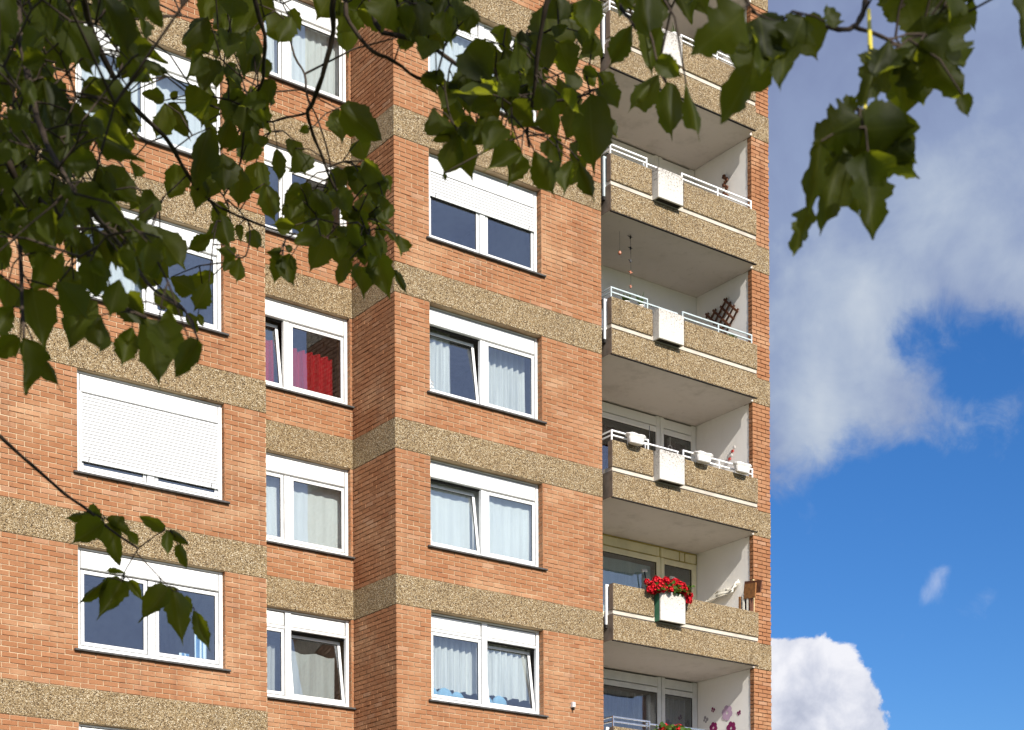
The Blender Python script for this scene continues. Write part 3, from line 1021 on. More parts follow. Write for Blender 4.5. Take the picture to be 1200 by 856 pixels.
def rail_meshes(matn, mid=True, ret=True):
    out = []
    def bars(x0, x1, tops, zb, posts):
        mb = MB()
        for z in tops:
            mb.bevbox(x0, x1, YD + .03, YD + .055, z - .014, z + .014, .003)
        for p in posts:
            mb.bevbox(p - .013, p + .013, YD + .028, YD + .057, zb, tops[0] + .0139, .003)
        return mb
    out.append(bars(4.845, 5.765, (.745, .655), .5545, (4.845, 5.765)))
    out.append(bars(6.690, 8.590, (.730, .625), .5545, (6.690, 7.66, 8.590)))
    if mid:
        mb = MB()
        mb.bevbox(5.779, 6.676, YD + .16, YD + .185, .72, .748, .003)
        for p in (5.80, 6.65):
            mb.bevbox(p - .012, p + .012, YD + .158, YD + .187, .47, .7195, .003)
        out.append(mb)
    if ret:
        mb = MB()
        for z in (.745, .655):
            mb.box(4.833, 4.857, YD + .058, .42, z - .012, z + .012)
        out.append(mb)
    return [m_.mesh('railing', matn) for m_ in out]
def side_screen_mesh(matn):
    mb = MB()
    mb.bevbox(4.788, 4.92, .0, .03, -.22, .56, .005)
    mb.box(4.79, 4.918, .0305, .05, -.20, .55, 1)
    mb.box(4.775, 4.92, -.01, .06, -.29, -.2205, 2)
    mb.tube([(4.75, .08, -.29), (4.75, .08, -.52)], .014, 6, 0)
    return mb.mesh('side_screen', [matn, 'painted_steel', 'dark_gap'])
SCREEN = {m_: side_screen_mesh(m_) for m_ in ('white_steel', 'green_steel')}

def glazing(parent, kind, pmat, z):
    """the window wall at the back of the loggia; local z = 0 at the floor line"""
    y = YW
    top = H - BAND
    mb = MB()
    fm = pmat
    # frame: posts and rails
    for (a, b, c, d_) in ((4.72, 4.80, .02, top), (7.67, 7.76, .02, top), (7.79, 7.885, .02, top), (8.67, 8.80, .02, top),
                          (4.80, 7.67, top - .345, top - .232), (7.885, 8.67, top - .345, top - .232), (4.80, 7.67, .55, .62), (7.885, 8.67, .02, .12)):
        mb.bevbox(a, b, y - .03, y + .05, c, d_ - .006, .005)
    mb.box(7.76, 7.79, y - .01, y + .05, .02, top - .006)
    fr = build('balcony_window', mb, fm, parent)
    for (a, b) in ((4.80, 7.735), (7.80, 8.755)):
        m2 = MB()
        m2.bevbox(a + .004, b - .012, y - .024, y + .03, top - .222, top - .028, .006)
        build('spandrel_panel', m2, fm, parent)
        m3 = MB()
        m3.box(a - .004, b + .004, y + .0305, y + .05, top - .236, top - .008)
        build('panel_backing', m3, 'dark_gap', parent)
    for (a, b, c) in ((4.80, 7.67, .62), (7.885, 8.67, .12)):
        m2 = MB()
        m2.box(a + .004, b - .004, y + .012, y + .018, c + .004, top - .349)
        build('pane', m2, 'window_glass', parent)
        m3 = MB()
        for (p, q, r, s_) in ((a, a + .014, c, top - .345), (b - .014, b, c, top - .345), (a + .014, b - .014, top - .359, top - .345)):
            m3.box(p, q, y + .0, y + .011, r, s_)
        build('gasket', m3, 'dark_gap', parent)
    m2 = MB()
    m2.box(4.72, 7.67, y, y + .1, .02, .549)
    build('apron_wall', m2, 'painted_plaster', parent)
    m2 = MB()
    a = [(4.72, y + .055, 0), (8.80, y + .055, 0), (8.80, y + 3.2, 0), (4.72, y + 3.2, 0)]
    b = [(p[0], p[1], top) for p in a]
    m2.quad(a[0], a[1], a[2], a[3], 1); m2.quad(b[0], b[3], b[2], b[1]); m2.quad(a[3], a[2], b[2], b[3]); m2.quad(a[0], a[3], b[3], b[0]); m2.quad(a[1], b[1], b[2], a[2])
    build('room', m2, ['room_wall', 'room_floor'], parent)

mb = MB()       # plastered flank wall of the loggias, full height
mb.box(PX0 + .010, PX1 - .02, PY + .121, YW + .1, 0, ZROOF)
build('loggia_wall', mb, 'painted_plaster', building)
mb = MB()
mb.box(C1 - .25, C1 - .006, YC + .02, YW + .1, 0, ZROOF)
mb.quad((C1 - .004, .03, 0), (C1 - .004, YW, 0), (C1 - .004, YW, ZROOF), (C1 - .004, .03, ZROOF))
build('loggia_wall', mb, 'painted_plaster', building)

BAL = {}
for k in range(KTOP, KBOT + 2):
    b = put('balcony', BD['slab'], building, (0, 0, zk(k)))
    BAL[k] = b
    put('fascia', BD['fascia'], b)
    put('kerb_strip', BD['strip'], b)
    put('parapet_panel', BD['p1'], b)
    put('parapet_panel', BD['p2'], b)
    put('parapet_panel', BD['backing'], b)
    put('planter_box', PB['green' if k == 1 else 'plain'], b)
    rm = {-2: 'white_steel', -1: 'green_steel', 0: 'white_steel', 2: 'chrome'}.get(k, 'white_steel')
    if k != 1:
        for m_ in rail_meshes(rm):
            put('railing', m_, b)
    if k != 0:
        put('side_screen', SCREEN['green_steel' if k == -2 else 'white_steel'], b)
    if k == -1:
        m2 = MB()
        m2.box(4.72, PX0 + .008, YW - .06, YW + .1, .9, H - BAND + .003)
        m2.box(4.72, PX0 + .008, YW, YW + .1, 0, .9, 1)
        build('plain_wall', m2, ['painted_plaster', 'dark_gap'], b)
        m2 = MB(); m2.box(4.73, 6.2, YW - .10, YW - .061, 1.32, 1.50)
        build('shutter_slot', m2, 'dark_gap', b)
    else:
        glazing(b, k, 'cream_paint' if k == 1 else 'white_pvc' if k == 2 else 'painted_plaster', zk(k))
    if k == 1:
        m2 = MB()
        top = H - BAND
        for (p, q, r, s_) in ((4.80, 8.80, top - .028, top - .004), (4.80, 8.80, top - .233, top - .215), (7.737, 7.757, top - .22, top - .03), (8.30, 8.318, top - .22, top - .03), (8.45, 8.468, top - .22, top - .03), (8.78, 8.80, top - .22, top - .03)):
            m2.box(p, q, YW - .036, YW - .0245, r, s_)
        build('yellowed_bead', m2, 'yellowed_paint', b)

# ------------------------------------------------------------------ things on the balconies
curtain(4.85, 7.62, YW + .16, zk(2) + .3, zk(2) + 1.83, 'grey_cloth', 'dark grey folded curtain behind the wide balcony window at the bottom', seed=21, pleat=.20, amp=.05)
curtain(7.92, 8.64, YW + .16, zk(2) + .1, zk(2) + 1.83, 'grey_cloth', 'dark grey folded curtain behind the lowest balcony door', seed=22, pleat=.17, amp=.045)
curtain(7.92, 8.64, YW + .14, zk(0) + .1, zk(0) + 1.83, 'wine_cloth', 'dark wine red curtain behind the balcony door above the white trough planters', seed=23, pleat=.2, amp=.03)
curtain(4.85, 7.62, YW + .18, zk(0) + .3, zk(0) + 1.8, 'wine_cloth', 'dark curtain behind the wide window of the balcony with white troughs', seed=24, pleat=.2, amp=.03)
curtain(4.85, 7.62, YW + .12, zk(1) + .3, zk(1) + 1.8, 'pale_blue_cloth', 'pale blue grey blind behind the window of the geranium balcony', seed=25, pleat=.6, amp=.006)

def trough(x, label, k=0):
    o = thing('trough_planter', label, 'planter', (x, YD - .10, zk(k) + .53), 'white trough planters on the railing')
    mb = MB()
    n = 20
    def ring(a, b, z, wav):
        pts = []
        for i in range(n):
            th = 2 * math.pi * i / n
            c, s_ = math.cos(th), math.sin(th)
            r = (abs(c) ** 3 + abs(s_) ** 3) ** (-1 / 3.0)
            pts.append((a * c * r, b * s_ * r, z + wav * math.cos(th * 6)))
        return pts
    W_ = .86
    rings = [ring(.16, .06, 0, 0), ring(.19, .075, .015, 0), ring(.235, .095, .14, 0), ring(.245, .10, .15, 0), ring(.275, .115, .19, .008), ring(.27, .112, .205, .010), ring(.235, .09, .20, .006), ring(.22, .08, .12, 0)]
    for rg in rings:
        mb.v += [(p[0] * W_, p[1] * W_, p[2] * .88) for p in rg]
    for j in range(len(rings) - 1):
        for i in range(n):
            a, b = j * n + i, j * n + (i + 1) % n
            mb.f.append((a, b, b + n, a + n)); mb.mi.append(0)
    mb.f.append(tuple(reversed(range(n)))); mb.mi.append(0)
    build('trough', mb, 'white_plastic', o, smooth=False)
    m2 = MB()
    m2.v += ring(.19, .070, .11, 0)
    m2.f.append(tuple(range(n))); m2.mi.append(0)
    build('soil', m2, 'soil', o)
    for sx in (-.12, .12):
        m3 = MB()
        m3.tube([(sx, .10, .0), (sx, .105, .21), (sx, .16, .235), (sx, .175, .18)], .006, 5)
        build('hook', m3, 'white_steel', o)
    return o
trough(5.33, 'white trough planter hooked on the railing left of the bright planter box')
trough(7.10, 'white trough planter hooked on the railing right of the bright planter box')
trough(8.17, 'white trough planter hooked on the railing next to the brick pier')

def geranium(label, x0, x1, y, z, heads, seed, petal='red_petal', spread=.16):
    rg = random.Random(seed)
    o = thing('geranium', label, 'flowering plant', ((x0 + x1) / 2, y, z), 'geraniums in the planter boxes')
    cx = (x0 + x1) / 2
    lf = MB()
    for i in range(260):
        px, py, pz = rg.uniform(x0 - .05, x1 + .05) - cx, rg.gauss(0, .09) - .03, rg.uniform(-.03, .16)
        r = rg.uniform(.025, .05)
        nrm = Vector((rg.gauss(0, .6), rg.gauss(-.5, .5), rg.gauss(.7, .4))).normalized()
        a = nrm.orthogonal().normalized(); b = nrm.cross(a)
        c0 = Vector((px, py, pz)); base = len(lf.v)
        lf.v.append(tuple(c0 - nrm * r * .25))
        for q in range(7):
            th = 2 * math.pi * q / 7
            lf.v.append(tuple(c0 + (a * math.cos(th) + b * math.sin(th)) * r * rg.uniform(.85, 1.1)))
        for q in range(7):
            lf.f.append((base, base + 1 + q, base + 1 + (q + 1) % 7)); lf.mi.append(0)
    me = lf.mesh('foliage', 'geranium_leaf'); me.uv_layers.new()
    put('foliage', me, o, kind='stuff')
    st = MB()
    hm = []
    for v in range(3):
        m_ = MB()
        for i in range(46):
            d = Vector((rg.gauss(0, 1), rg.gauss(0, 1), rg.gauss(.35, .9))).normalized()
            c0 = d * rg.uniform(.038, .056); a = d.orthogonal().normalized(); b = d.cross(a)
            th0 = rg.random() * 6
            base = len(m_.v)
            m_.v.append(tuple(c0 - d * .006))
            for q in range(5):
                th = th0 + 2 * math.pi * q / 5
                m_.v.append(tuple(c0 + (a * math.cos(th) + b * math.sin(th)) * .019 + d * rg.uniform(-.004, .006)))
            for q in range(5):
                m_.f.append((base, base + 1 + q, base + 1 + (q + 1) % 5)); m_.mi.append(0)
        hm.append(m_.mesh('flower_head', petal))
    for (hx, hy, hz) in heads:
        h = put('flower_head', hm[rg.randrange(3)], o, (hx - cx, hy - y, hz - z), (rg.uniform(-.4, .4), rg.uniform(-.4, .4), rg.uniform(0, 6)))
        h.scale = [rg.uniform(.95, 1.4)] * 3
        st.tube([(hx - cx + rg.uniform(-.03, .03), (hy - y) * .3, 0), (hx - cx, (hy - y) * .8, (hz - z) * .7), (hx - cx, hy - y, hz - z)], .004, 4)
    build('flower_stems', st, 'stalk_green', o, kind='stuff')
    return o
rg = random.Random(4)
Zg = zk(1) + .55
hd = []
for i in range(78):
    s_ = rg.random()
    x = 5.62 + 1.04 * s_
    top = .20 + .06 * math.sin(s_ * 5)
    z = Zg + rg.uniform(-.02, .22) + (.05 if .5 < s_ < .85 else 0) - (.10 if s_ > .93 else 0) - (.04 if s_ < .2 else 0)
    hd.append((x, -.24 + rg.gauss(0, .07) - (.05 if z < Zg + .1 else 0), z))
for i in range(5):
    hd.append((6.60 + rg.uniform(0, .12), -.30 + rg.gauss(0, .02), Zg - .02 - rg.random() * .09))
geranium('mass of red geraniums in the green sided planter box', 5.85, 6.62, -.24, Zg, hd, 3)
Zg2 = zk(2) + .55
geranium('red and pink geraniums in the lowest planter box at the bottom edge', 5.90, 6.60, -.24, Zg2 - .03,
         [(5.98, -.26, Zg2 + .09), (6.04, -.27, Zg2 + .02), (6.42, -.26, Zg2 + .13), (6.50, -.25, Zg2 + .10), (6.22, -.2, Zg2 + .02), (6.10, -.24, Zg2 + .11), (6.30, -.26, Zg2 + .10), (6.36, -.3, Zg2 + .05), (5.94, -.3, Zg2 + .04), (6.56, -.28, Zg2 + .05)], 8)

# trellis leaning on the flank wall of the balcony with the wind chime
tr = thing('trellis', 'brown wooden lattice trellis leaning on the white balcony flank wall', 'trellis', (8.79, 1.0, zk(-1)))
def yz_bar(mb, a, b, w, x0, x1, mi=0):
    p, q = Vector((0, a[0], a[1])), Vector((0, b[0], b[1]))
    d = (q - p).normalized(); n = Vector((0, -d.z, d.y)) * w / 2
    for (P_, Q_) in ((p, q),):
        i = len(mb.v)
        for x in (x0, x1):
            for r in (P_ - n, P_ + n, Q_ + n, Q_ - n):
                mb.v.append((x, r.y, r.z))
        for f in ((0, 1, 2, 3), (7, 6, 5, 4), (0, 4, 5, 1), (1, 5, 6, 2), (2, 6, 7, 3), (3, 7, 4, 0)):
            mb.f.append(tuple(i + k_ for k_ in f)); mb.mi.append(mi)
ty = 1.0
tz = zk(-1)
def st_bar(s0, t0, s1, t1, x0, x1):
    m_ = MB()
    a, b = ((s0 - t0) / 2, (s0 + t0) / 2), ((s1 - t1) / 2, (s1 + t1) / 2)
    yz_bar(m_, (a[0] - ty, a[1]), (b[0] - ty, b[1]), .046, x0, x1)
    build('slat', m_, 'brown_wood', tr)
SS, TT = [1.97 + .225 * q for q in range(6)], [.33 + .225 * q for q in range(4)]
okn = lambda s_, t_: t_ <= .36 + (3.12 - s_) * 1.45
for s_ in SS:
    tt = [t_ for t_ in TT if okn(s_, t_)]
    st_bar(s_, tt[0] - .08, s_, tt[-1] + .08, -.02, -.005)
for t_ in TT:
    q = [s_ for s_ in SS if okn(s_, t_)]
    st_bar(q[0] - .08, t_, q[-1] + .08, t_, -.036, -.021)

# little plants and knick-knacks behind that railing
def small_plant(label, x, y, z, h, n, seed, pot='white_plastic', group=None, grassy=False):
    rp = random.Random(seed)
    o = thing('potted_plant', label, 'plant', (x, y, z), group)
    mb = MB()
    k_ = 10
    for j, (r, zz) in enumerate(((.05, 0), (.07, .12), (.078, .12), (.078, .14), (.065, .14), (.06, .11))):
        mb.v += [(r * math.cos(2 * math.pi * i / k_), r * math.sin(2 * math.pi * i / k_), zz) for i in range(k_)]
    for j in range(5):
        for i in range(k_):
            a, b = j * k_ + i, j * k_ + (i + 1) % k_
            mb.f.append((a, b, b + k_, a + k_)); mb.mi.append(0)
    mb.f.append(tuple(range(5 * k_, 6 * k_))); mb.mi.append(1)
    build('pot', mb, [pot, 'soil'], o)
    lf = MB()
    for i in range(n):
        th = rp.random() * 6.28
        rr_ = rp.uniform(.02, .12)
        top = Vector((rr_ * math.cos(th) * 1.4, rr_ * math.sin(th), .12 + h * rp.uniform(.5, 1)))
        bot = Vector((.02 * math.cos(th), .02 * math.sin(th), .12))
        sd = Vector((-math.sin(th), math.cos(th), 0)) * (.006 if grassy else .02)
        md = (top + bot) / 2 + Vector((0, 0, .02))
        i0 = len(lf.v)
        lf.v += [tuple(bot), tuple(md + sd), tuple(top), tuple(md - sd)]
        lf.f.append((i0, i0 + 1, i0 + 2, i0 + 3)); lf.mi.append(0)
    me = lf.mesh('foliage', 'geranium_leaf'); me.uv_layers.new()
    put('foliage', me, o, kind='stuff')
    return o
small_plant('small leafy pot plant behind the left railing under the wind chime', 5.35, .02, zk(-1) + .50, .17, 40, 1)
small_plant('grassy light green pot plant behind the railing left of the mouldering planter box', 5.72, .02, zk(-1) + .52, .30, 46, 2, grassy=True)
small_plant('low dark plant in the far end of the railing beneath the trellis', 8.25, .10, zk(-1) + .50, .12, 30, 3)
small_plant('sparse sprig sticking out of the uppermost planter box', 6.40, -.24, zk(-3) + .46, .22, 18, 5, grassy=True)

o = thing('garden_figure', 'small orange brown wooden ornament below the trellis', 'ornament', (8.70, .62, zk(-1) + .50))
mb = MB()
for (a, b) in (((-.12, 0), (.10, .34)), ((.10, 0), (-.06, .42)), ((-.1, .16), (.16, .22)), ((-.04, .36), (-.12, .26))):
    yz_bar(mb, a, b, .035, -.015, .005)
build('bars', mb, 'orange_wood', o)
mb = MB()
mb.box(-.06, -.02, -.05, .05, .02, .2)
build('white_body', mb, 'white_plastic', o)

# wind chime hanging under the slab
o = thing('wind_chime', 'thin wind chime of small dark birds hanging from the balcony ceiling', 'wind chime', (5.80, .40, zk(-2) - BAND))
mb = MB()
mb.tube([(0, 0, 0), (.005, 0, -.5), (0, 0, -1.05)], .003, 4)
build('cord', mb, 'black_metal', o)
for zz, w_ in ((-.05, .075), (-.27, .07), (-.52, .06), (-.75, .07), (-1.03, .04)):
    m_ = MB()
    for sgn in (-1, 1):
        i0 = len(m_.v)
        m_.v += [(0, -.012, 0), (0, .012, 0), (sgn * w_, .02, .03), (sgn * w_ * .8, -.01, .012), (0, 0, .03)]
        m_.f += [(i0, i0 + 1, i0 + 2, i0 + 3), (i0 + 4, i0 + 2, i0 + 1), (i0, i0 + 3, i0 + 4)]; m_.mi += [0] * 3
    m_.tube([(-.005, 0, -.02), (.0, 0, .04)], [.018, .010], 6)
    build('bird', m_, 'copper_metal' if zz < -.6 else 'black_metal', o, (0, 0, zz))
o = thing('hanging_bell', 'tiny round dark bell hanging beside the bird chime', 'bell', (5.52, .40, zk(-2) - BAND))
mb = MB(); mb.tube([(0, 0, 0), (0, 0, -.40)], .0025, 4); build('cord', mb, 'black_metal', o)
mb = MB(); mb.tube([(0, 0, -.39), (0, 0, -.41), (0, 0, -.45), (0, 0, -.47)], [.01, .03, .034, .012], 8); build('bell', mb, 'copper_metal', o)

# dark hanging ornament on the flank wall of the balcony above
o = thing('wall_ornament', 'dark twisted hanging ornament on the white balcony flank wall', 'ornament', (8.79, .80, zk(-2)))
mb = MB()
for i in range(16):
    th = i * 1.1
    z = 1.25 + .030 * i
    mb.box(-.05, -.01, -.05 * math.cos(th) - .03, -.05 * math.cos(th) + .03, z - .018, z + .018)
build('chain', mb, 'brown_wood', o)

# red and white strip decoration on the wall
o = thing('wall_plaque', 'stepped red and white plaque on the sunlit flank wall above the troughs', 'wall decoration', (8.80, .68, zk(0) + 1.30))
for i in range(4):
    m_ = MB()
    m_.bevbox(-.02, .0, .06 - .045 * i - .03, .06 - .045 * i + .035, -.10 + .07 * i, -.05 + .07 * i, .004)
    build('tile', m_, 'red_plastic' if i in (0, 2) else 'white_plastic', o)
# thermometer with suction disc on the door glass above the troughs
o = thing('door_ornament', 'small round white ornament on the dark balcony door above the troughs', 'ornament', (8.04, YW - .05, zk(0) + 1.60))
mb = MB()
for i in range(12):
    a, b = 2 * math.pi * i / 12, 2 * math.pi * (i + 1) / 12
    mb.tube([(.05 * math.cos(a), 0, .05 * math.sin(a)), (.05 * math.cos(b), 0, .05 * math.sin(b))], .010, 4, cap=False)
mb.tube([(0, 0, .05), (0, 0, .22)], .006, 4)
build('ring', mb, 'white_plastic', o)
mb = MB(); mb.tube([(5.91, .0, zk(0) + .10), (5.92, .0, zk(0) + 1.10)], .006, 5)
tag(build('thin_cane', mb, 'black_metal'), 'thin dark cane rising behind the railing beside the white trough', 'cane')

# butterflies and flowers stuck on the lowest flank wall
def flower_decal(y, z, r, m_, label, petals=6):
    mb = MB()
    for i in range(petals):
        th = 2 * math.pi * i / petals + .3
        c0 = (r * .58 * math.cos(th), r * .58 * math.sin(th))
        base = len(mb.v)
        for q in range(8):
            a = 2 * math.pi * q / 8
            mb.v.append((-.0006 * i, c0[0] + r * .42 * math.cos(a), c0[1] + r * .42 * math.sin(a)))
        mb.f.append(tuple(base + q for q in reversed(range(8)))); mb.mi.append(0)
    return tag(build('flower_sticker', mb, m_, None, (8.812, y, z)), label, 'wall sticker', 'stickers on the flank wall')
def butterfly_decal(y, z, r, m_, label, tilt=.3):
    mb = MB()
    for sgn in (-1, 1):
        for (cy_, cz_, rr_) in ((.5, .35, .5), (.4, -.4, .36)):
            base = len(mb.v)
            for q in range(7):
                a = 2 * math.pi * q / 7
                mb.v.append((-.0008 * (1 if cz_ > 0 else 2), sgn * r * (cy_ + rr_ * math.cos(a)), r * (cz_ + rr_ * math.sin(a))))
            mb.f.append(tuple(base + q for q in range(7))); mb.mi.append(0)
    return tag(build('butterfly_sticker', mb, m_, None, (8.812, y, z), (tilt, 0, 0)), label, 'wall sticker', 'stickers on the flank wall')
ZW = Z0
flower_decal(.88, ZW - 4.08, .17, 'decal_lilac', 'large pale lilac flower sticker on the sunlit flank wall')
flower_decal(1.30, ZW - 4.33, .13, 'decal_plum', 'plum flower sticker on the flank wall nearest the balcony door')
flower_decal(.76, ZW - 4.42, .15, 'decal_plum', 'plum flower sticker on the flank wall nearest the brick pier')
butterfly_decal(1.31, ZW - 3.95, .06, 'decal_plum', 'dark butterfly sticker in the shaded part of the flank wall', .5)
butterfly_decal(.52, ZW - 4.14, .06, 'decal_plum', 'dark butterfly sticker beside the brick pier', -.3)
butterfly_decal(1.54, ZW - 4.12, .08, 'decal_grey', 'faint grey butterfly sticker low in the corner of the flank wall', .6)

# folded canvas and boards stored at the end of the geranium balcony
mb = MB()
zc = zk(1) + .80
n = 14
for j in range(9):
    for i in range(n + 1):
        s_ = i / n
        y = 1.50 - 1.04 * s_
        z = .20 + .10 * s_ + .22 * (1 - (2 * s_ - 1) ** 2) * (j / 8) + (.28 if s_ > .85 else 0) * (j / 8) * (s_ - .85) / .15 + (.12 * (1 - s_ / .12) * j / 8 if s_ < .12 else 0)
        x = 8.76 - .05 * math.sin(j * 1.9 + s_ * 4) - .20 * (1 - j / 8)
        mb.v.append((x, y, zc + z + .03 * math.sin(j * 2.4)))
for j in range(8):
    for i in range(n):
        a = j * (n + 1) + i
        mb.f.append((a, a + 1, a + n + 2, a + n + 1)); mb.mi.append(0)
m_ = mb.mesh('folded_canvas', 'canvas_cloth', True)
o = put('folded_canvas', m_)
md = o.modifiers.new('thick', 'SOLIDIFY'); md.thickness = .012
tag(o, 'folded cream canvas leaning on the flank wall of the geranium balcony', 'folded canvas')
o = thing('garden_chair', 'folded brown wooden garden chair leaning against the brick pier', 'chair', (8.70, .30, zk(1)))
mb = MB(); mb.bevbox(-.055, -.025, -.36, -.03, .90, 1.20, .006); build('seat_board', mb, 'orange_wood', o, rot=(R(5), 0, 0))
mb = MB(); mb.bevbox(-.02, .01, -.40, .10, 1.02, 1.27, .006); build('seat_board', mb, 'brown_wood', o, rot=(R(9), 0, 0))
for yy, mm in ((-.30, 'brown_wood'), (-.23, 'canvas_cloth'), (-.11, 'canvas_cloth'), (.0, 'orange_wood')):
    mb = MB(); mb.bevbox(-.05, -.01, yy, yy + .05, .02, .975, .006); build('leg', mb, mm, o)
mb = MB(); mb.bevbox(.0, .05, -.30, .0, .02, .97, .006); build('backrest', mb, 'brown_wood', o)
o = thing('timber_lath', 'pale upright timber lath against the brick pier behind the parapet', 'lath', (8.77, .06, zk(1)))
mb = MB(); mb.bevbox(-.02, .02, -.04, .0, .02, 1.29, .004); build('lath', mb, 'pale_wood', o)
# two brooms inside the glass
for (x, z, tl, lb) in ((7.52, 1.62, -.16, 'grey handled broom with white head leaning at the wide geranium balcony window'), (7.98, 1.58, .04, 'white headed brush standing at the geranium balcony door')):
    o = thing('broom', lb, 'broom', (x, YW - .10, zk(1)), 'brooms on the geranium balcony', (0, tl, 0))
    mb = MB(); mb.tube([(0, 0, .05), (0, 0, z - .02)], .014, 6); build('handle', mb, 'black_metal' if tl < 0 else 'white_plastic', o)
    mb = MB(); mb.bevbox(-.07, .07, -.02, .02, z - .02, z + .03, .006); build('head', mb, 'white_plastic', o)


# ------------------------------------------------------------------ the tree that hangs over the view
TX, TY = CAM.x - 2.6, CAM.y - 1.6
tree = thing('tree', 'dark leafed tree whose shaded branches hang across the top of the view', 'tree', (TX, TY, 0))
def local(p):
    return Vector(p) - Vector((TX, TY, 0))
rt = random.Random(21)

def leaf_mesh(name, prof, fold, droop, serr, seed, wav=0.0, rows=13):
    rl = random.Random(seed)
    mb = MB()
    uv = []
    for j in range(rows + 1):
        t_ = j / rows
        hw = prof(t_)
        for c in (-1, -.5, 0, .5, 1):
            e = 1.0
            if abs(c) == 1:
                e = 1 + rl.uniform(-serr, serr) + (serr * .8 if j % 2 else -serr * .8)
                if t_ > .93: e = 1
            x = c * hw * .5 * e
            z = -abs(c) * hw * fold - droop * t_ * t_ + wav * math.sin(t_ * 9 + c * 2 + seed) * abs(c)
            mb.v.append((x, t_ - abs(c) * .035 * (1 if 0 < j < rows else 0), z))
            uv.append((.5 + .5 * c * max(hw, .05), t_))
    for j in range(rows):
        for c in range(4):
            a = j * 5 + c
            mb.f.append((a, a + 1, a + 6, a + 5)); mb.mi.append(0)
    me = mb.mesh(name, 'leaf_green', True)
    ul = me.uv_layers.new(name='UVMap')
    for lp in me.loops:
        ul.data[lp.index].uv = uv[lp.vertex_index]
    return me, mb, uv
def ovate(t_):
    return max(.02, math.sin(math.pi * min(1, t_ ** .8 * 1.0)) ** .75 * (1 - .25 * t_) * 1.12)
def obovate(t_):
    b = math.sin(math.pi * t_ ** 1.25) ** .8 if t_ < .999 else 0
    tip = .05 if t_ > .93 else 0
    return max(.03, b + tip) * 1.02
def broad(t_):
    return max(.03, (math.sin(math.pi * t_ ** .72)) ** .6) * 1.0
def lobed(t_):
    base = math.sin(math.pi * t_ ** .85) ** .7 if t_ < .999 else 0
    return max(.02, base * (1.0 + .28 * math.sin(t_ * 13 + .6)))
def lobed3(t_):
    pts_ = [(0, .05), (.06, .30), (.13, .78), (.22, .95), (.30, .70), (.37, .60), (.46, .92), (.53, .80), (.60, .50), (.68, .48), (.77, .52), (.86, .30), (.94, .12), (1, .01)]
    for (a, b), (c, d) in zip(pts_, pts_[1:]):
        if t_ <= c:
            return b + (d - b) * (t_ - a) / (c - a)
    return .01
def tooth(fn, k, a, ph):
    return lambda t_: fn(t_) * (1 + .55 * a * math.sin(t_ * k + ph) * (1 if .12 < t_ < .93 else 0)) if 0 < t_ < 1 else fn(t_)
def acum(fn):
    # a drawn-out tip
    return lambda t_: fn(min(1, t_ * 1.13)) if t_ < .86 else max(.012, .16 * (1 - t_) / .14)
LEAVES = []
for i, (pf, fo, dr, se, wv) in enumerate([(acum(tooth(obovate, 19, .10, .4)), .22, .16, .05, .05), (acum(tooth(obovate, 23, .13, 1.7)), .34, .30, .06, .07), (acum(tooth(ovate, 21, .10, .9)), .20, .12, .05, .05),
                                          (acum(tooth(ovate, 17, .16, 2.6)), .38, .26, .06, .07), (acum(tooth(broad, 22, .12, .2)), .20, .18, .05, .06), (tooth(broad, 18, .16, 1.1), .30, .34, .06, .07),
                                          (tooth(lobed, 9, .14, .5), .20, .22, .06, .05), (acum(tooth(lobed, 15, .12, 2.0)), .14, .34, .06, .07)]):
    LEAVES.append(leaf_mesh('leaf', pf, fo, dr, se, 30 + i, wv, 16))
LEAVES.append(leaf_mesh('leaf', lobed3, .12, .16, .05, 51, .07, 20))
LEAVES.append(leaf_mesh('leaf', lobed3, .26, .28, .07, 52, .10, 20))

leaf_specs = []       # (matrix, mesh index, size in the picture, base point)
def add_leaf(u0, v0, u1, v1, w, d, kind=None, jit=.5, real=True, tipd=None):
    p0 = at(u0, v0, d)
    L = math.hypot(u1 - u0, v1 - v0)
    s_ = d / FPX
    dt = rt.uniform(-.35, .35) * L * s_ if tipd is None else tipd
    p1 = at(u1, v1, d + dt)
    y = p1 - p0
    ln = y.length
    y = y / ln
    toc = (CAM - p0).normalized()
    x = y.cross(toc).normalized()
    a = rt.gauss(0, jit * .6)
    z = x.cross(y)
    x2 = x * math.cos(a) + z * math.sin(a)
    z2 = x2.cross(y)
    if rt.random() < .5:
        x2, z2 = -x2, -z2
    wd = w * s_ * 1.02 / max(.6, abs(math.cos(a)))
    m = Matrix((x2 * wd, y * ln, z2 * ln)).transposed().to_4x4()
    m.translation = local(p0)
    k = kind if kind is not None else rt.randrange(6)
    leaf_specs.append((m, k, L * w if real else 0, local(p0)))

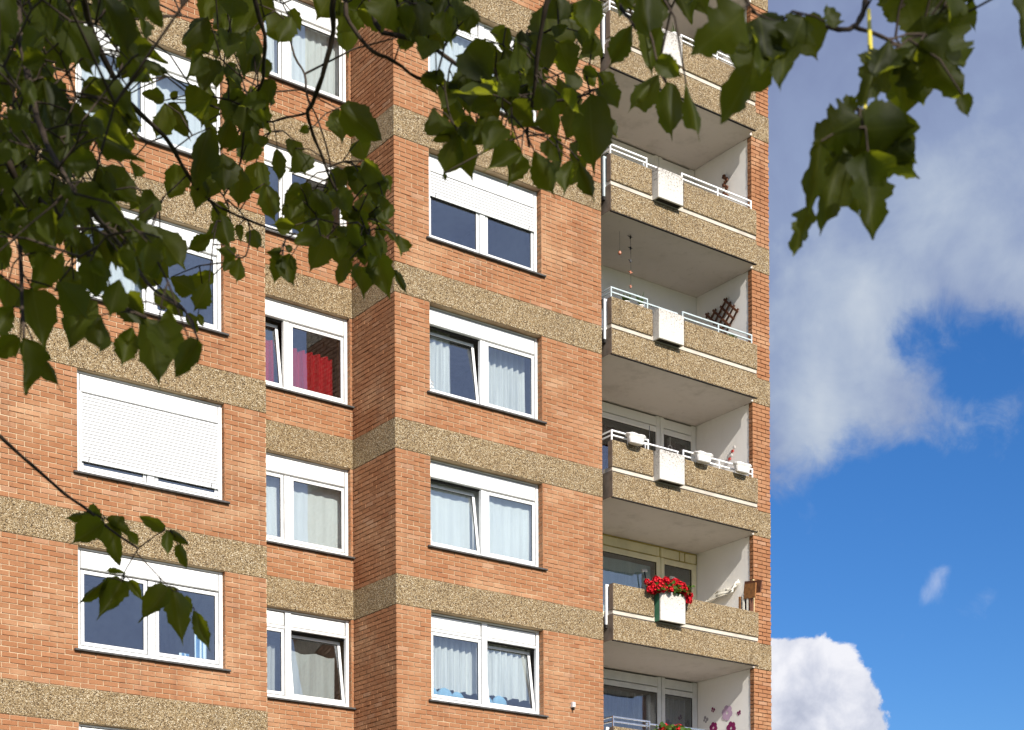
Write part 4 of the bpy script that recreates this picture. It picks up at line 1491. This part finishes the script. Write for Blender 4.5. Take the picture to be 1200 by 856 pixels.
# leaflets as (stalk end u v, tip u v, width), grouped by the distance of their twig
G = {}
G['low'] = (4.6, [(122, 612, 84, 640, 34), (103, 603, 73, 606, 14), (100, 600, 128, 616, 20), (128, 612, 143, 666, 29), (125, 608, 146, 630, 18), (148, 622, 162, 643, 14),
    (193, 621, 163, 605, 18), (196, 622, 197, 655, 17), (198, 622, 222, 637, 13), (208, 638, 219, 665, 16), (147, 672, 124, 671, 9), (144, 680, 113, 731, 36),
    (128, 678, 89, 706, 15), (152, 680, 168, 706, 15), (198, 688, 165, 732, 32), (204, 693, 214, 757, 36), (228, 716, 249, 768, 22), (190, 690, 208, 690, 10), (215, 700, 225, 720, 16)])
G['left'] = (3.4, [(28, 396, 21, 462, 30), (24, 396, -10, 418, 26), (38, 398, 74, 455, 15), (38, 340, 52, 418, 44), (98, 352, 75, 420, 42), (118, 370, 120, 413, 28),
    (155, 384, 143, 432, 28), (172, 372, 184, 455, 44), (186, 378, 206, 432, 40), (232, 398, 207, 442, 26), (222, 400, 236, 412, 14), (140, 328, 127, 374, 30),
    (70, 330, 100, 372, 40), (10, 330, 4, 372, 34), (60, 300, 30, 345, 34), (110, 300, 112, 345, 36), (150, 345, 178, 385, 34), (196, 362, 214, 384, 18), (15, 360, -8, 400, 30)])
G['leftfar'] = (4.8, [(187, 320, 164, 335, 20), (180, 345, 211, 350, 22), (245, 330, 227, 363, 24), (205, 358, 216, 372, 14), (218, 368, 227, 389, 12), (251, 322, 206, 332, 18), (232, 368, 238, 384, 8),
    (180, 265, 210, 312, 34), (248, 274, 217, 292, 18), (193, 118, 167, 114, 15), (193, 121, 178, 161, 25), (197, 121, 223, 164, 21), (200, 116, 209, 107, 9),
    (250, 114, 215, 136, 33), (236, 60, 210, 96, 24), (246, 150, 225, 206, 30), (212, 195, 196, 231, 29), (236, 210, 229, 248, 22), (243, 20, 213, 39, 22), (249, 35, 221, 61, 26),
    (170, 300, 200, 330, 30), (200, 325, 232, 345, 24), (165, 270, 185, 300, 30), (258, 250, 268, 285, 24)])
G['mass'] = (3.5, [(140, 45, 178, 92, 44), (112, 92, 150, 138, 40), (140, 132, 160, 170, 26), (104, 148, 162, 194, 46), (120, 195, 160, 240, 44), (150, -12, 172, 44, 44), (120, -10, 140, 60, 52),
    (60, -12, 66, 50, 56), (90, 20, 96, 90, 56), (10, -10, 6, 60, 60), (34, 30, 38, 90, 44), (-10, 60, 10, 130, 56), (50, 90, 60, 160, 56), (80, 130, 85, 205, 56), (10, 140, 20, 205, 52), (-10, 200, 4, 270, 50),
    (40, 190, 46, 260, 50), (75, 215, 100, 275, 46), (110, 230, 150, 280, 44), (140, 255, 175, 300, 40), (20, 255, 50, 310, 44), (-12, 275, -4, 330, 40), (85, 265, 92, 310, 38), (115, 270, 125, 325, 40), (150, 285, 165, 330, 34), (150, 70, 178, 96, 22), (60, 240, 70, 300, 40)])
G['centre'] = (4.9, [(300, 4, 268, 46, 37), (281, 10, 254, 30, 24), (296, 34, 286, 91, 31), (307, 70, 313, 93, 16), (341, 22, 311, 43, 27), (342, 20, 324, 50, 23), (340, 12, 351, 41, 14), (250, -4, 234, 32, 30),
    (252, 70, 240, 112, 28), (242, 94, 232, 142, 30), (285, 107, 264, 126, 22), (290, 109, 319, 119, 26), (291, 114, 313, 142, 30), (276, 114, 261, 151, 28), (290, 129, 319, 166, 28), (271, 139, 254, 177, 26),
    (399, 126, 442, 162, 36), (398, 129, 405, 177, 30), (362, 150, 349, 155, 10), (391, -12, 371, 23, 42), (401, 14, 405, 66, 26), (417, 10, 395, 42, 35), (441, -8, 450, 33, 42), (471, -8, 476, 44, 42), (474, 42, 467, 60, 16),
    (325, 174, 328, 213, 17), (346, 174, 355, 199, 31), (281, 194, 277, 243, 28), (263, 239, 249, 259, 18), (271, 261, 233, 289, 20), (275, 299, 249, 290, 16), (272, 301, 261, 319, 14), (281, 302, 278, 331, 18), (280, 264, 283, 289, 10),
    (297, 269, 304, 291, 18), (328, 297, 307, 294, 14), (330, 299, 321, 336, 21), (332, 301, 346, 339, 25), (336, 294, 343, 289, 9), (340, 302, 345, 319, 10), (381, 279, 360, 321, 31), (376, 277, 347, 290, 22), (396, 279, 398, 314, 26), (386, 277, 416, 301, 25),
    (410, 304, 397, 336, 17), (420, 311, 424, 361, 27), (441, 299, 459, 355, 31), (461, 316, 477, 347, 9), (401, 199, 384, 226, 22), (416, 194, 421, 237, 28), (426, 189, 461, 211, 25), (436, 227, 446, 252, 16), (418, 254, 396, 258, 12),
    (421, 249, 433, 280, 25), (441, 269, 447, 298, 16), (446, 261, 463, 281, 8), (356, 224, 329, 241, 23), (341, 239, 351, 277, 31), (366, 224, 386, 247, 23), (366, 244, 389, 272, 27), (346, 264, 319, 262, 18), (421, 164, 431, 192, 27),
    (300, 190, 312, 232, 30), (262, 180, 262, 225, 34), (345, 165, 340, 190, 22), (395, 225, 410, 262, 26), (372, 255, 362, 285, 24), (440, 210, 452, 232, 18), (255, 200, 240, 240, 26), (310, 215, 322, 255, 26), (430, 275, 446, 305, 18), (300, 165, 286, 200, 26), (270, 40, 262, 80, 28), (320, -8, 306, 22, 30), (275, -10, 268, 26, 34), (410, 285, 432, 306, 20)])
G['mid'] = (4.0, [(461, -8, 455, 33, 42), (481, -8, 491, 44, 42), (516, -12, 531, 47, 31), (506, 48, 494, 77, 27), (476, 42, 474, 62, 20), (521, 94, 492, 90, 16), (525, 97, 510, 134, 27), (531, 99, 546, 134, 29), (561, 108, 586, 148, 31), (546, 58, 581, 102, 45),
    (591, 58, 601, 98, 30), (641, 4, 640, 70, 56), (671, 4, 691, 54, 45), (651, -12, 656, 20, 35), (621, 38, 641, 88, 41), (611, 88, 621, 132, 31), (631, 98, 646, 128, 27), (691, 111, 694, 197, 47), (675, 124, 659, 172, 27), (701, 104, 721, 137, 25), (709, 139, 723, 160, 16),
    (535, 154, 502, 166, 13), (538, 159, 519, 207, 29), (543, 159, 557, 219, 31), (592, 149, 565, 185, 31), (541, 151, 553, 161, 10), (521, 203, 521, 216, 5), (611, 177, 568, 206, 25), (611, 179, 589, 227, 27), (626, 177, 652, 232, 29), (641, 164, 658, 200, 25), (670, 189, 665, 234, 21), (679, 189, 698, 232, 19),
    (600, 158, 609, 180, 21), (560, 60, 548, 92, 30), (585, 95, 610, 120, 30), (655, 90, 670, 130, 34), (540, 10, 552, 40, 24), (600, 120, 632, 150, 30), (640, 125, 655, 160, 30), (655, 50, 668, 88, 34), (700, 85, 712, 112, 22)])
G['upright'] = (3.4, [(741, 30, 715, 79, 27), (760, 28, 763, 97, 31), (772, 87, 740, 123, 29), (781, 97, 786, 158, 31), (804, 98, 821, 157, 18), (791, -22, 809, 40, 47), (731, -12, 724, 23, 31), (751, -18, 758, 37, 37), (691, -2, 691, 54, 31), (770, 70, 800, 92, 24), (812, -15, 835, 25, 34), (775, -15, 768, 20, 34)])
G['sky'] = (2.7, [(873, 13, 816, 63, 50), (906, 28, 858, 138, 54), (901, 33, 884, 107, 41), (921, 28, 918, 119, 36), (916, 24, 893, 11, 13), (936, 23, 956, 73, 36), (979, 33, 967, 9, 17), (941, 20, 930, 52, 34),
    (1041, 48, 1011, 112, 36), (1055, 52, 1050, 143, 56), (1079, 48, 1130, 118, 46), (1086, 58, 1110, 112, 45), (1128, 112, 1135, 140, 15), (1060, -12, 1076, 43, 48), (1101, -12, 1121, 48, 36), (1134, 4, 1143, 44, 10), (1040, -16, 1048, 23, 25), (1201, -16, 1194, 66, 30), (1080, 20, 1088, 62, 40), (1030, 60, 1014, 96, 26), (1070, 62, 1082, 122, 46), (1046, 62, 1026, 104, 40), (1100, 42, 1124, 90, 40), (1092, 40, 1076, 90, 40), (890, 20, 900, 70, 40)])
G['skylow'] = (2.6, [(1013, 128, 1030, 172, 50), (1008, 138, 962, 168, 48), (1012, 150, 1079, 152, 38), (1022, 165, 1064, 212, 40), (1017, 178, 1018, 284, 46), (988, 172, 960, 260, 38), (962, 166, 948, 252, 18), (950, 240, 938, 292, 22), (1000, 132, 993, 114, 18), (1005, 165, 985, 215, 44), (1012, 152, 1080, 148, 44), (1026, 148, 1072, 188, 44), (994, 150, 944, 188, 44), (1004, 190, 1004, 246, 40), (1020, 135, 1046, 168, 44), (1000, 140, 975, 150, 40)])
for key, (dd, lst) in G.items():
    for (a, b, c, d_, w) in lst:
        jd = {'low': .10, 'sky': .10, 'skylow': .06}.get(key, .28)
        kd = None
        if key == 'low':
            w *= .82
        if key == 'mass':
            c_, e_ = a + (c - a) * .8 + rt.uniform(-6, 6), b + (d_ - b) * .8
            add_leaf(a + rt.uniform(-14, 14), b + rt.uniform(-10, 10), c_ + rt.uniform(-20, 20), e_, w * .52, dd + rt.uniform(-.3, .5), None, .8)
            add_leaf(a + rt.uniform(-18, 18), b + rt.uniform(-10, 16), c + rt.uniform(-22, 22), d_ - 8, w * .48, dd + rt.uniform(-.3, .5), None, .8)
            w *= .6
        if key in ('sky', 'skylow'):
            kd = rt.choice((8, 9, 4, 6, 8, 9))
            w *= 1.32
        add_leaf(a, b, c, d_, w, dd + rt.uniform(-jd, jd), kd, .45 if key != 'mass' else .7)

# denser leaves filling the overlapping sprays, and on past the edges of the view
def fill(n, poly, d0, d1, size, holes=(), real=True):
    us = [p[0] for p in poly]; vs = [p[1] for p in poly]
    def inside(x, y):
        c = False
        for (x1, y1), (x2, y2) in zip(poly, poly[1:] + poly[:1]):
            if (y1 > y) != (y2 > y) and x < (x2 - x1) * (y - y1) / (y2 - y1) + x1:
                c = not c
        return c
    k = 0
    tries = 0
    while k < n and tries < n * 30:
        tries += 1
        x, y = rt.uniform(min(us), max(us)), rt.uniform(min(vs), max(vs))
        L = size * rt.uniform(.7, 1.25)
        an = R(90 + rt.gauss(0, 38))
        tx_, ty_ = x + L * math.cos(an), y + L * math.sin(an)
        mx_, my_ = (x + tx_) / 2, (y + ty_) / 2
        if not inside(mx_, my_) or not inside(tx_, ty_):
            continue
        if any((mx_ - hx) ** 2 / (ha + .2 * L) ** 2 + (my_ - hy) ** 2 / (hb + .25 * L) ** 2 < 1 for hx, hy, ha, hb in holes):
            continue
        add_leaf(x, y, tx_, ty_, L * rt.uniform(.5, .72), rt.uniform(d0, d1), None, .9, real)
        k += 1
HL = [(110, 72, 18, 16), (125, 95, 14, 12), (88, 100, 8, 14), (36, 38, 8, 10), (90, 52, 6, 6), (98, 132, 12, 6), (12, 112, 12, 8), (56, 82, 5, 7), (110, 10, 8, 8), (66, 245, 6, 14), (75, 212, 8, 6), (125, 232, 14, 6),
      (10, 290, 16, 12), (35, 295, 5, 20), (120, 255, 8, 6), (108, 284, 10, 7), (152, 258, 12, 7), (60, 318, 12, 6), (38, 333, 7, 14), (136, 195, 12, 8), (158, 160, 8, 10), (0, 150, 10, 6), (6, 364, 22, 10), (22, 380, 12, 12), (78, 370, 8, 7), (52, 348, 7, 12), (145, 305, 7, 12)]
fill(190, [(-40, -40), (168, -40), (172, 50), (176, 88), (150, 120), (158, 168), (164, 200), (178, 250), (206, 310), (180, 345), (130, 350), (100, 362), (-40, 345)], 3.0, 4.8, 30, HL)
fill(70, [(-40, -40), (120, -40), (120, 60), (60, 180), (60, 290), (-40, 300)], 3.8, 5.4, 27, HL)
fill(130, [(-40, -40), (150, -40), (165, 60), (140, 130), (150, 200), (170, 290), (120, 340), (-40, 330)], 4.4, 5.8, 32, HL)
fill(16, [(226, -40), (312, -40), (306, 30), (290, 62), (262, 90), (232, 60)], 4.6, 5.4, 30, [(238, 20, 8, 8), (310, 36, 8, 10)])
fill(22, [(392, -40), (540, -40), (534, 26), (500, 52), (470, 44), (430, 30), (400, 18)], 3.8, 5.0, 36, [(509, 18, 8, 6)])
fill(24, [(384, 175), (455, 190), (462, 250), (470, 300), (440, 330), (405, 300), (390, 240)], 4.7, 5.1, 27, [(448, 290, 8, 8), (412, 262, 8, 8), (392, 178, 10, 10)])
fill(26, [(230, 60), (300, 70), (322, 120), (318, 180), (270, 200), (236, 180)], 4.6, 5.2, 30, [(300, 95, 8, 16), (262, 150, 8, 8)])
fill(20, [(330, 200), (380, 214), (450, 200), (452, 270), (420, 300), (370, 300), (335, 260)], 4.8, 5.2, 28, [(415, 220, 10, 10), (372, 208, 14, 10), (400, 262, 10, 12)])
fill(26, [(500, 90), (560, 70), (600, 90), (690, 90), (705, 150), (700, 225), (660, 232), (600, 225), (560, 200), (530, 200), (512, 160)], 3.8, 4.4, 40, [(555, 140, 10, 8), (600, 205, 10, 10), (640, 235, 16, 10), (590, 150, 8, 6)])
fill(24, [(452, -30), (560, -30), (556, 30), (520, 60), (470, 50)], 3.7, 4.3, 36, [(509, 20, 10, 6)])
fill(30, [(556, 58), (600, 40), (640, 30), (690, 40), (705, 100), (690, 150), (640, 140), (600, 130), (560, 110)], 3.8, 4.6, 34, [(585, 118, 10, 6), (618, 136, 8, 6), (664, 85, 18, 20)])
fill(10, [(700, -40), (850, -40), (838, 10), (800, 34), (750, 34), (704, 16)], 3.2, 3.8, 36)
fill(12, [(1030, -40), (1140, -40), (1125, 40), (1090, 60), (1050, 40)], 2.6, 2.9, 44, [(1078, 14, 10, 14)])
for (poly, n) in (([(-420, -420), (-40, -420), (-40, 330), (-420, 380)], 230), ([(-40, -420), (500, -420), (500, -30), (-40, -30)], 250), ([(500, -420), (900, -420), (900, -36), (500, -36)], 150), ([(900, -420), (1300, -420), (1300, -60), (900, -60)], 80)):
    fill(n, poly, 2.4, 5.4, 50, real=False)

# branches given by picture point and distance; each runs back to the bough above the view
def path(pts, d0, d1):
    n = len(pts)
    return [local(at(u, v, d0 + (d1 - d0) * i / max(1, n - 1))) for i, (u, v) in enumerate(pts)]
branch_pts = []
def branch(name, pts, r0, r1, n=7):
    # resample smoothly
    out = []
    for i in range(len(pts) - 1):
        p0, p1, p2, p3 = pts[max(i - 1, 0)], pts[i], pts[i + 1], pts[min(i + 2, len(pts) - 1)]
        m = 5 if (p2 - p1).length > .25 else 3
        for j in range(m):
            t_ = j / m
            out.append(.5 * ((2 * p1) + (p2 - p0) * t_ + (2 * p0 - 5 * p1 + 4 * p2 - p3) * t_ * t_ + (3 * p1 - p0 - 3 * p2 + p3) * t_ ** 3))
    out.append(pts[-1])
    k = len(out)
    out2 = []
    for i, p in enumerate(out):
        j = r0 + (r1 - r0) * i / (k - 1)
        out2.append(p + Vector((rt.gauss(0, 1), rt.gauss(0, 1), rt.gauss(0, 1))) * j * .12)
    rad = [(r0 + (r1 - r0) * i / (k - 1)) * (1 + .12 * math.sin(i * 2.3)) for i in range(k)]
    mb = MB()
    mb.tube(out2, rad, n)
    build(name, mb, 'bark', tree, smooth=True)
    branch_pts.extend(out2)
    return out2
trunk_pts = [Vector((0, 0, 0)), Vector((.03, .02, 1.0)), Vector((-.03, .05, 2.2)), Vector((.08, .02, 3.4)), Vector((.15, .1, 5.0)), Vector((.1, -.2, 7.0)), Vector((.2, -.3, 9.2))]
mb = MB()
mb.tube(trunk_pts, [.30, .21, .19, .175, .14, .10, .04], 14)
build('trunk', mb, 'bark', tree, smooth=True)
limb_a = [Vector((.1, .05, 3.3)), local(at(-900, -700, 2.6)), local(at(-350, -520, 3.4)), local(at(100, -420, 3.9)), local(at(480, -340, 4.1)), local(at(820, -300, 3.6)), local(at(1080, -260, 2.9)), local(at(1330, -240, 2.7))]
branch('bough', limb_a, .11, .025, 9)
limb_b = [Vector((.05, .05, 2.9)), local(at(-1100, -260, 2.5)), local(at(-520, -120, 3.1)), local(at(-200, 40, 3.5)), local(at(-40, 110, 3.7)), local(at(20, 215, 3.8))]
branch('bough', limb_b, .05, .007, 9)
limb_c = [Vector((.0, .05, 2.7)), local(at(-1300, 180, 2.8)), local(at(-600, 260, 3.6)), local(at(-220, 390, 4.2)), local(at(-60, 465, 4.5))]
branch('bough', limb_c, .06, .012, 8)
bl = [
    ([(-60, 465), (0, 512), (37, 545), (75, 578), (105, 600), (128, 620), (162, 643)], 4.5, 4.6, .0095, .004),
    ([(100, -420), (60, -200), (20, -20), (40, 120), (66, 190), (105, 245)], 3.9, 3.2, .022, .006),
    ([(100, -420), (140, -200), (100, -30), (110, 40), (150, 118), (193, 160), (220, 205), (245, 235), (290, 258)], 3.9, 4.9, .020, .005),
    ([(20, 215), (70, 255), (110, 310), (130, 350), (170, 372)], 3.8, 3.4, .014, .005),
    ([(20, 215), (24, 300), (28, 396)], 3.8, 3.4, .012, .004),
    ([(105, 245), (150, 300), (180, 340), (215, 362), (232, 398)], 3.2, 4.6, .009, .003),
    ([(480, -340), (400, -160), (300, -40), (310, 40), (309, 75), (306, 100), (288, 130), (282, 190), (262, 230)], 4.1, 4.9, .014, .004),
    ([(480, -340), (440, -140), (392, -10), (391, 36), (377, 90), (366, 122), (360, 133), (367, 158), (378, 185), (392, 220), (420, 250), (436, 290)], 4.1, 4.9, .016, .004),
    ([(337, 30), (345, 65), (357, 87), (359, 108), (364, 124)], 4.9, 4.9, .006, .005),
    ([(364, 124), (373, 142), (384, 178), (388, 200)], 4.9, 4.9, .005, .003),
    ([(360, 133), (336, 138), (312, 143), (291, 130)], 4.9, 4.9, .006, .004),
    ([(290, 258), (330, 272), (375, 278), (412, 290), (440, 300)], 4.9, 4.9, .006, .003),
    ([(290, 258), (293, 275), (288, 300), (276, 302)], 4.9, 4.9, .004, .003),
    ([(480, -340), (430, -120), (405, 0), (416, 36), (436, 60), (462, 72), (490, 92), (525, 99), (556, 102)], 4.1, 4.2, .013, .004),
    ([(425, -60), (440, 28), (468, 42), (500, 52), (530, 72), (556, 92), (590, 106), (625, 118)], 4.1, 4.0, .011, .005),
    ([(820, -300), (720, -130), (650, -20), (632, 50), (626, 110), (618, 150), (620, 172)], 3.6, 4.0, .014, .004),
    ([(625, 118), (660, 118), (690, 110)], 4.0, 4.0, .006, .004),
    ([(525, 128), (531, 144), (537, 156)], 4.0, 4.0, .0035, .003),
    ([(820, -300), (770, -120), (728, -6), (738, 22), (745, 34)], 3.6, 3.4, .011, .004),
    ([(728, -6), (758, 30), (772, 80), (780, 97)], 3.45, 3.4, .006, .003),
    ([(1080, -260), (1040, -90), (1016, -8), (1011, 16), (1000, 32), (984, 35), (940, 26), (912, 26), (880, 14)], 2.9, 2.7, .012, .003),
    ([(1000, 32), (1030, 42), (1056, 54), (1082, 54)], 2.75, 2.7, .006, .003),
    ([(1330, -240), (1240, -100), (1198, -10)], 2.7, 2.7, .008, .003),
    ([(162, 643), (143, 676), (144, 682)], 4.6, 4.6, .003, .002),
    ([(162, 643), (192, 622), (205, 628)], 4.6, 4.6, .003, .002),
    ([(160, 648), (200, 690), (226, 712)], 4.6, 4.6, .003, .002),
]
for (pts, d0, d1, r0, r1) in bl:
    branch('branch', path(pts, d0, d1), r0 * .56, r1 * .7, 6)
st = MB()
st.tube(path([(1018, 12), (1020, 60), (1016, 112), (1013, 130)], 2.72, 2.6), [.003, .0042, .0035, .0025], 6)
build('leaf_stalk', st, 'stalk_yellow', tree, smooth=True)
branch_pts.extend(path([(1013, 130)], 2.6, 2.6))

# stalks from each leaf back to the nearest twig already there
from mathutils import kdtree
order = sorted(leaf_specs, key=lambda s_: -s_[2])
pts = list(branch_pts)
st = MB()
todo = [s_[3] for s_ in leaf_specs]
kd = kdtree.KDTree(len(pts) + 1)
for i, p in enumerate(pts): kd.insert(p, i)
kd.balance()
todo.sort(key=lambda p: kd.find(p)[2])
grown = []
for n_, b in enumerate(todo):
    if n_ % 60 == 59:
        pts += grown; grown = []
        kd = kdtree.KDTree(len(pts))
        for i, p in enumerate(pts): kd.insert(p, i)
        kd.balance()
    q, i, dist = kd.find(b)
    if dist < .004:
        continue
    mid = (q + b) / 2 + Vector((0, 0, .10 * dist)) + Vector((rt.gauss(0, .03), rt.gauss(0, .03), rt.gauss(0, .03))) * dist
    r = .0017 + .002 * min(dist, .5)
    st.tube([q, mid, b], [r * 1.3, r, .0016], 4, cap=False)
    grown.append(mid)
build('twigs', st, 'bark', tree, kind='stuff', smooth=True)

# the leaves: those that show largest one by one, the rest as one mass
single = {id(s_) for s_ in order[:300] if s_[2] > 0}
rest = []
def bake(lst, name):
    V, F, UV = [], [], []
    for (m, k, sz, b) in lst:
        me, mb_, uv = LEAVES[k]
        o_ = len(V)
        V += [tuple(m @ Vector(v)) for v in mb_.v]
        F += [tuple(o_ + i for i in f) for f in mb_.f]
        UV += uv
    me = bpy.data.meshes.new(name)
    me.from_pydata(V, [], F)
    me.materials.append(MATS['leaf_green'])
    me.polygons.foreach_set('use_smooth', [True] * len(F))
    ul = me.uv_layers.new(name='UVMap')
    li = [0] * len(me.loops)
    me.loops.foreach_get('vertex_index', li)
    ul.data.foreach_set('uv', [c for i in li for c in UV[i]])
    return put(name, me, tree, kind='stuff')
for s_ in leaf_specs:
    if id(s_) in single:
        o = put('leaf', LEAVES[s_[1]][0], tree)
        o.matrix_local = s_[0]
    else:
        rest.append(s_)
bake(rest, 'foliage')

# the crown above and behind the camera, which shades the hanging sprays
crown = []
CB = MB()
cuv = []
cc = Vector((TX + 2.4, TY - .6, 7.6)) - Vector((TX, TY, 0))
rc = random.Random(77)
nclump = 74
n_leaf = 0
clumps = []
while len(clumps) < nclump:
    d = Vector((rc.gauss(0, 1), rc.gauss(0, 1), rc.gauss(0, 1))).normalized() * rc.random() ** .35
    p = cc + Vector((d.x * 5.2, d.y * 4.6, d.z * 3.4))
    w = p + Vector((TX, TY, 0))
    q = w - CAM
    dep = q.dot(_f)
    if dep > -.5:                       # keep the crown above the line of sight
        el = math.degrees(math.atan2(q.z, math.hypot(q.x, q.y)))
        if el < 47: continue
    if w.z < 3.6: continue
    clumps.append(p)
for p in clumps:
    for i in range(34):
        o_ = p + Vector((rc.gauss(0, .42), rc.gauss(0, .42), rc.gauss(0, .32)))
        q = o_ + Vector((TX, TY, 0)) - CAM
        if q.dot(_f) > -.3 and math.degrees(math.atan2(q.z, math.hypot(q.x, q.y))) < 40: continue
        y = Vector((rc.gauss(0, .7), rc.gauss(0, .7), rc.gauss(-.6, .5))).normalized()
        nz = (Vector((rc.gauss(0, .6), rc.gauss(0, .6), 1))).normalized()
        x = y.cross(nz)
        if x.length < .1: continue
        x.normalize(); z = x.cross(y)
        L = rc.uniform(.15, .24); wd = L * .62
        base = len(CB.v)
        for (a, b, c) in ((0, 0, 0), (-.5, .55, -.08), (0, .5, .02), (.5, .55, -.08), (0, 1, -.12)):
            CB.v.append(tuple(o_ + x * a * wd + y * b * L + z * c * L))
            cuv.append((.5 + a * .9, b))
        CB.f += [(base, base + 2, base + 1), (base, base + 3, base + 2), (base + 1, base + 2, base + 4), (base + 2, base + 3, base + 4)]
        CB.mi += [0] * 4
me = CB.mesh('crown', 'leaf_green', True)
ul = me.uv_layers.new(name='UVMap')
li = [0] * len(me.loops)
me.loops.foreach_get('vertex_index', li)
ul.data.foreach_set('uv', [c for i in li for c in cuv[i]])
put('crown', me, tree, kind='stuff')
for i in range(12):
    p = clumps[i * (len(clumps) - 1) // 11]
    s_ = Vector((.1, -.1, rc.uniform(3.2, 7.0)))
    branch('branch', [s_, (s_ + p) / 2 + Vector((0, 0, .3)), p], .07, .02, 7)
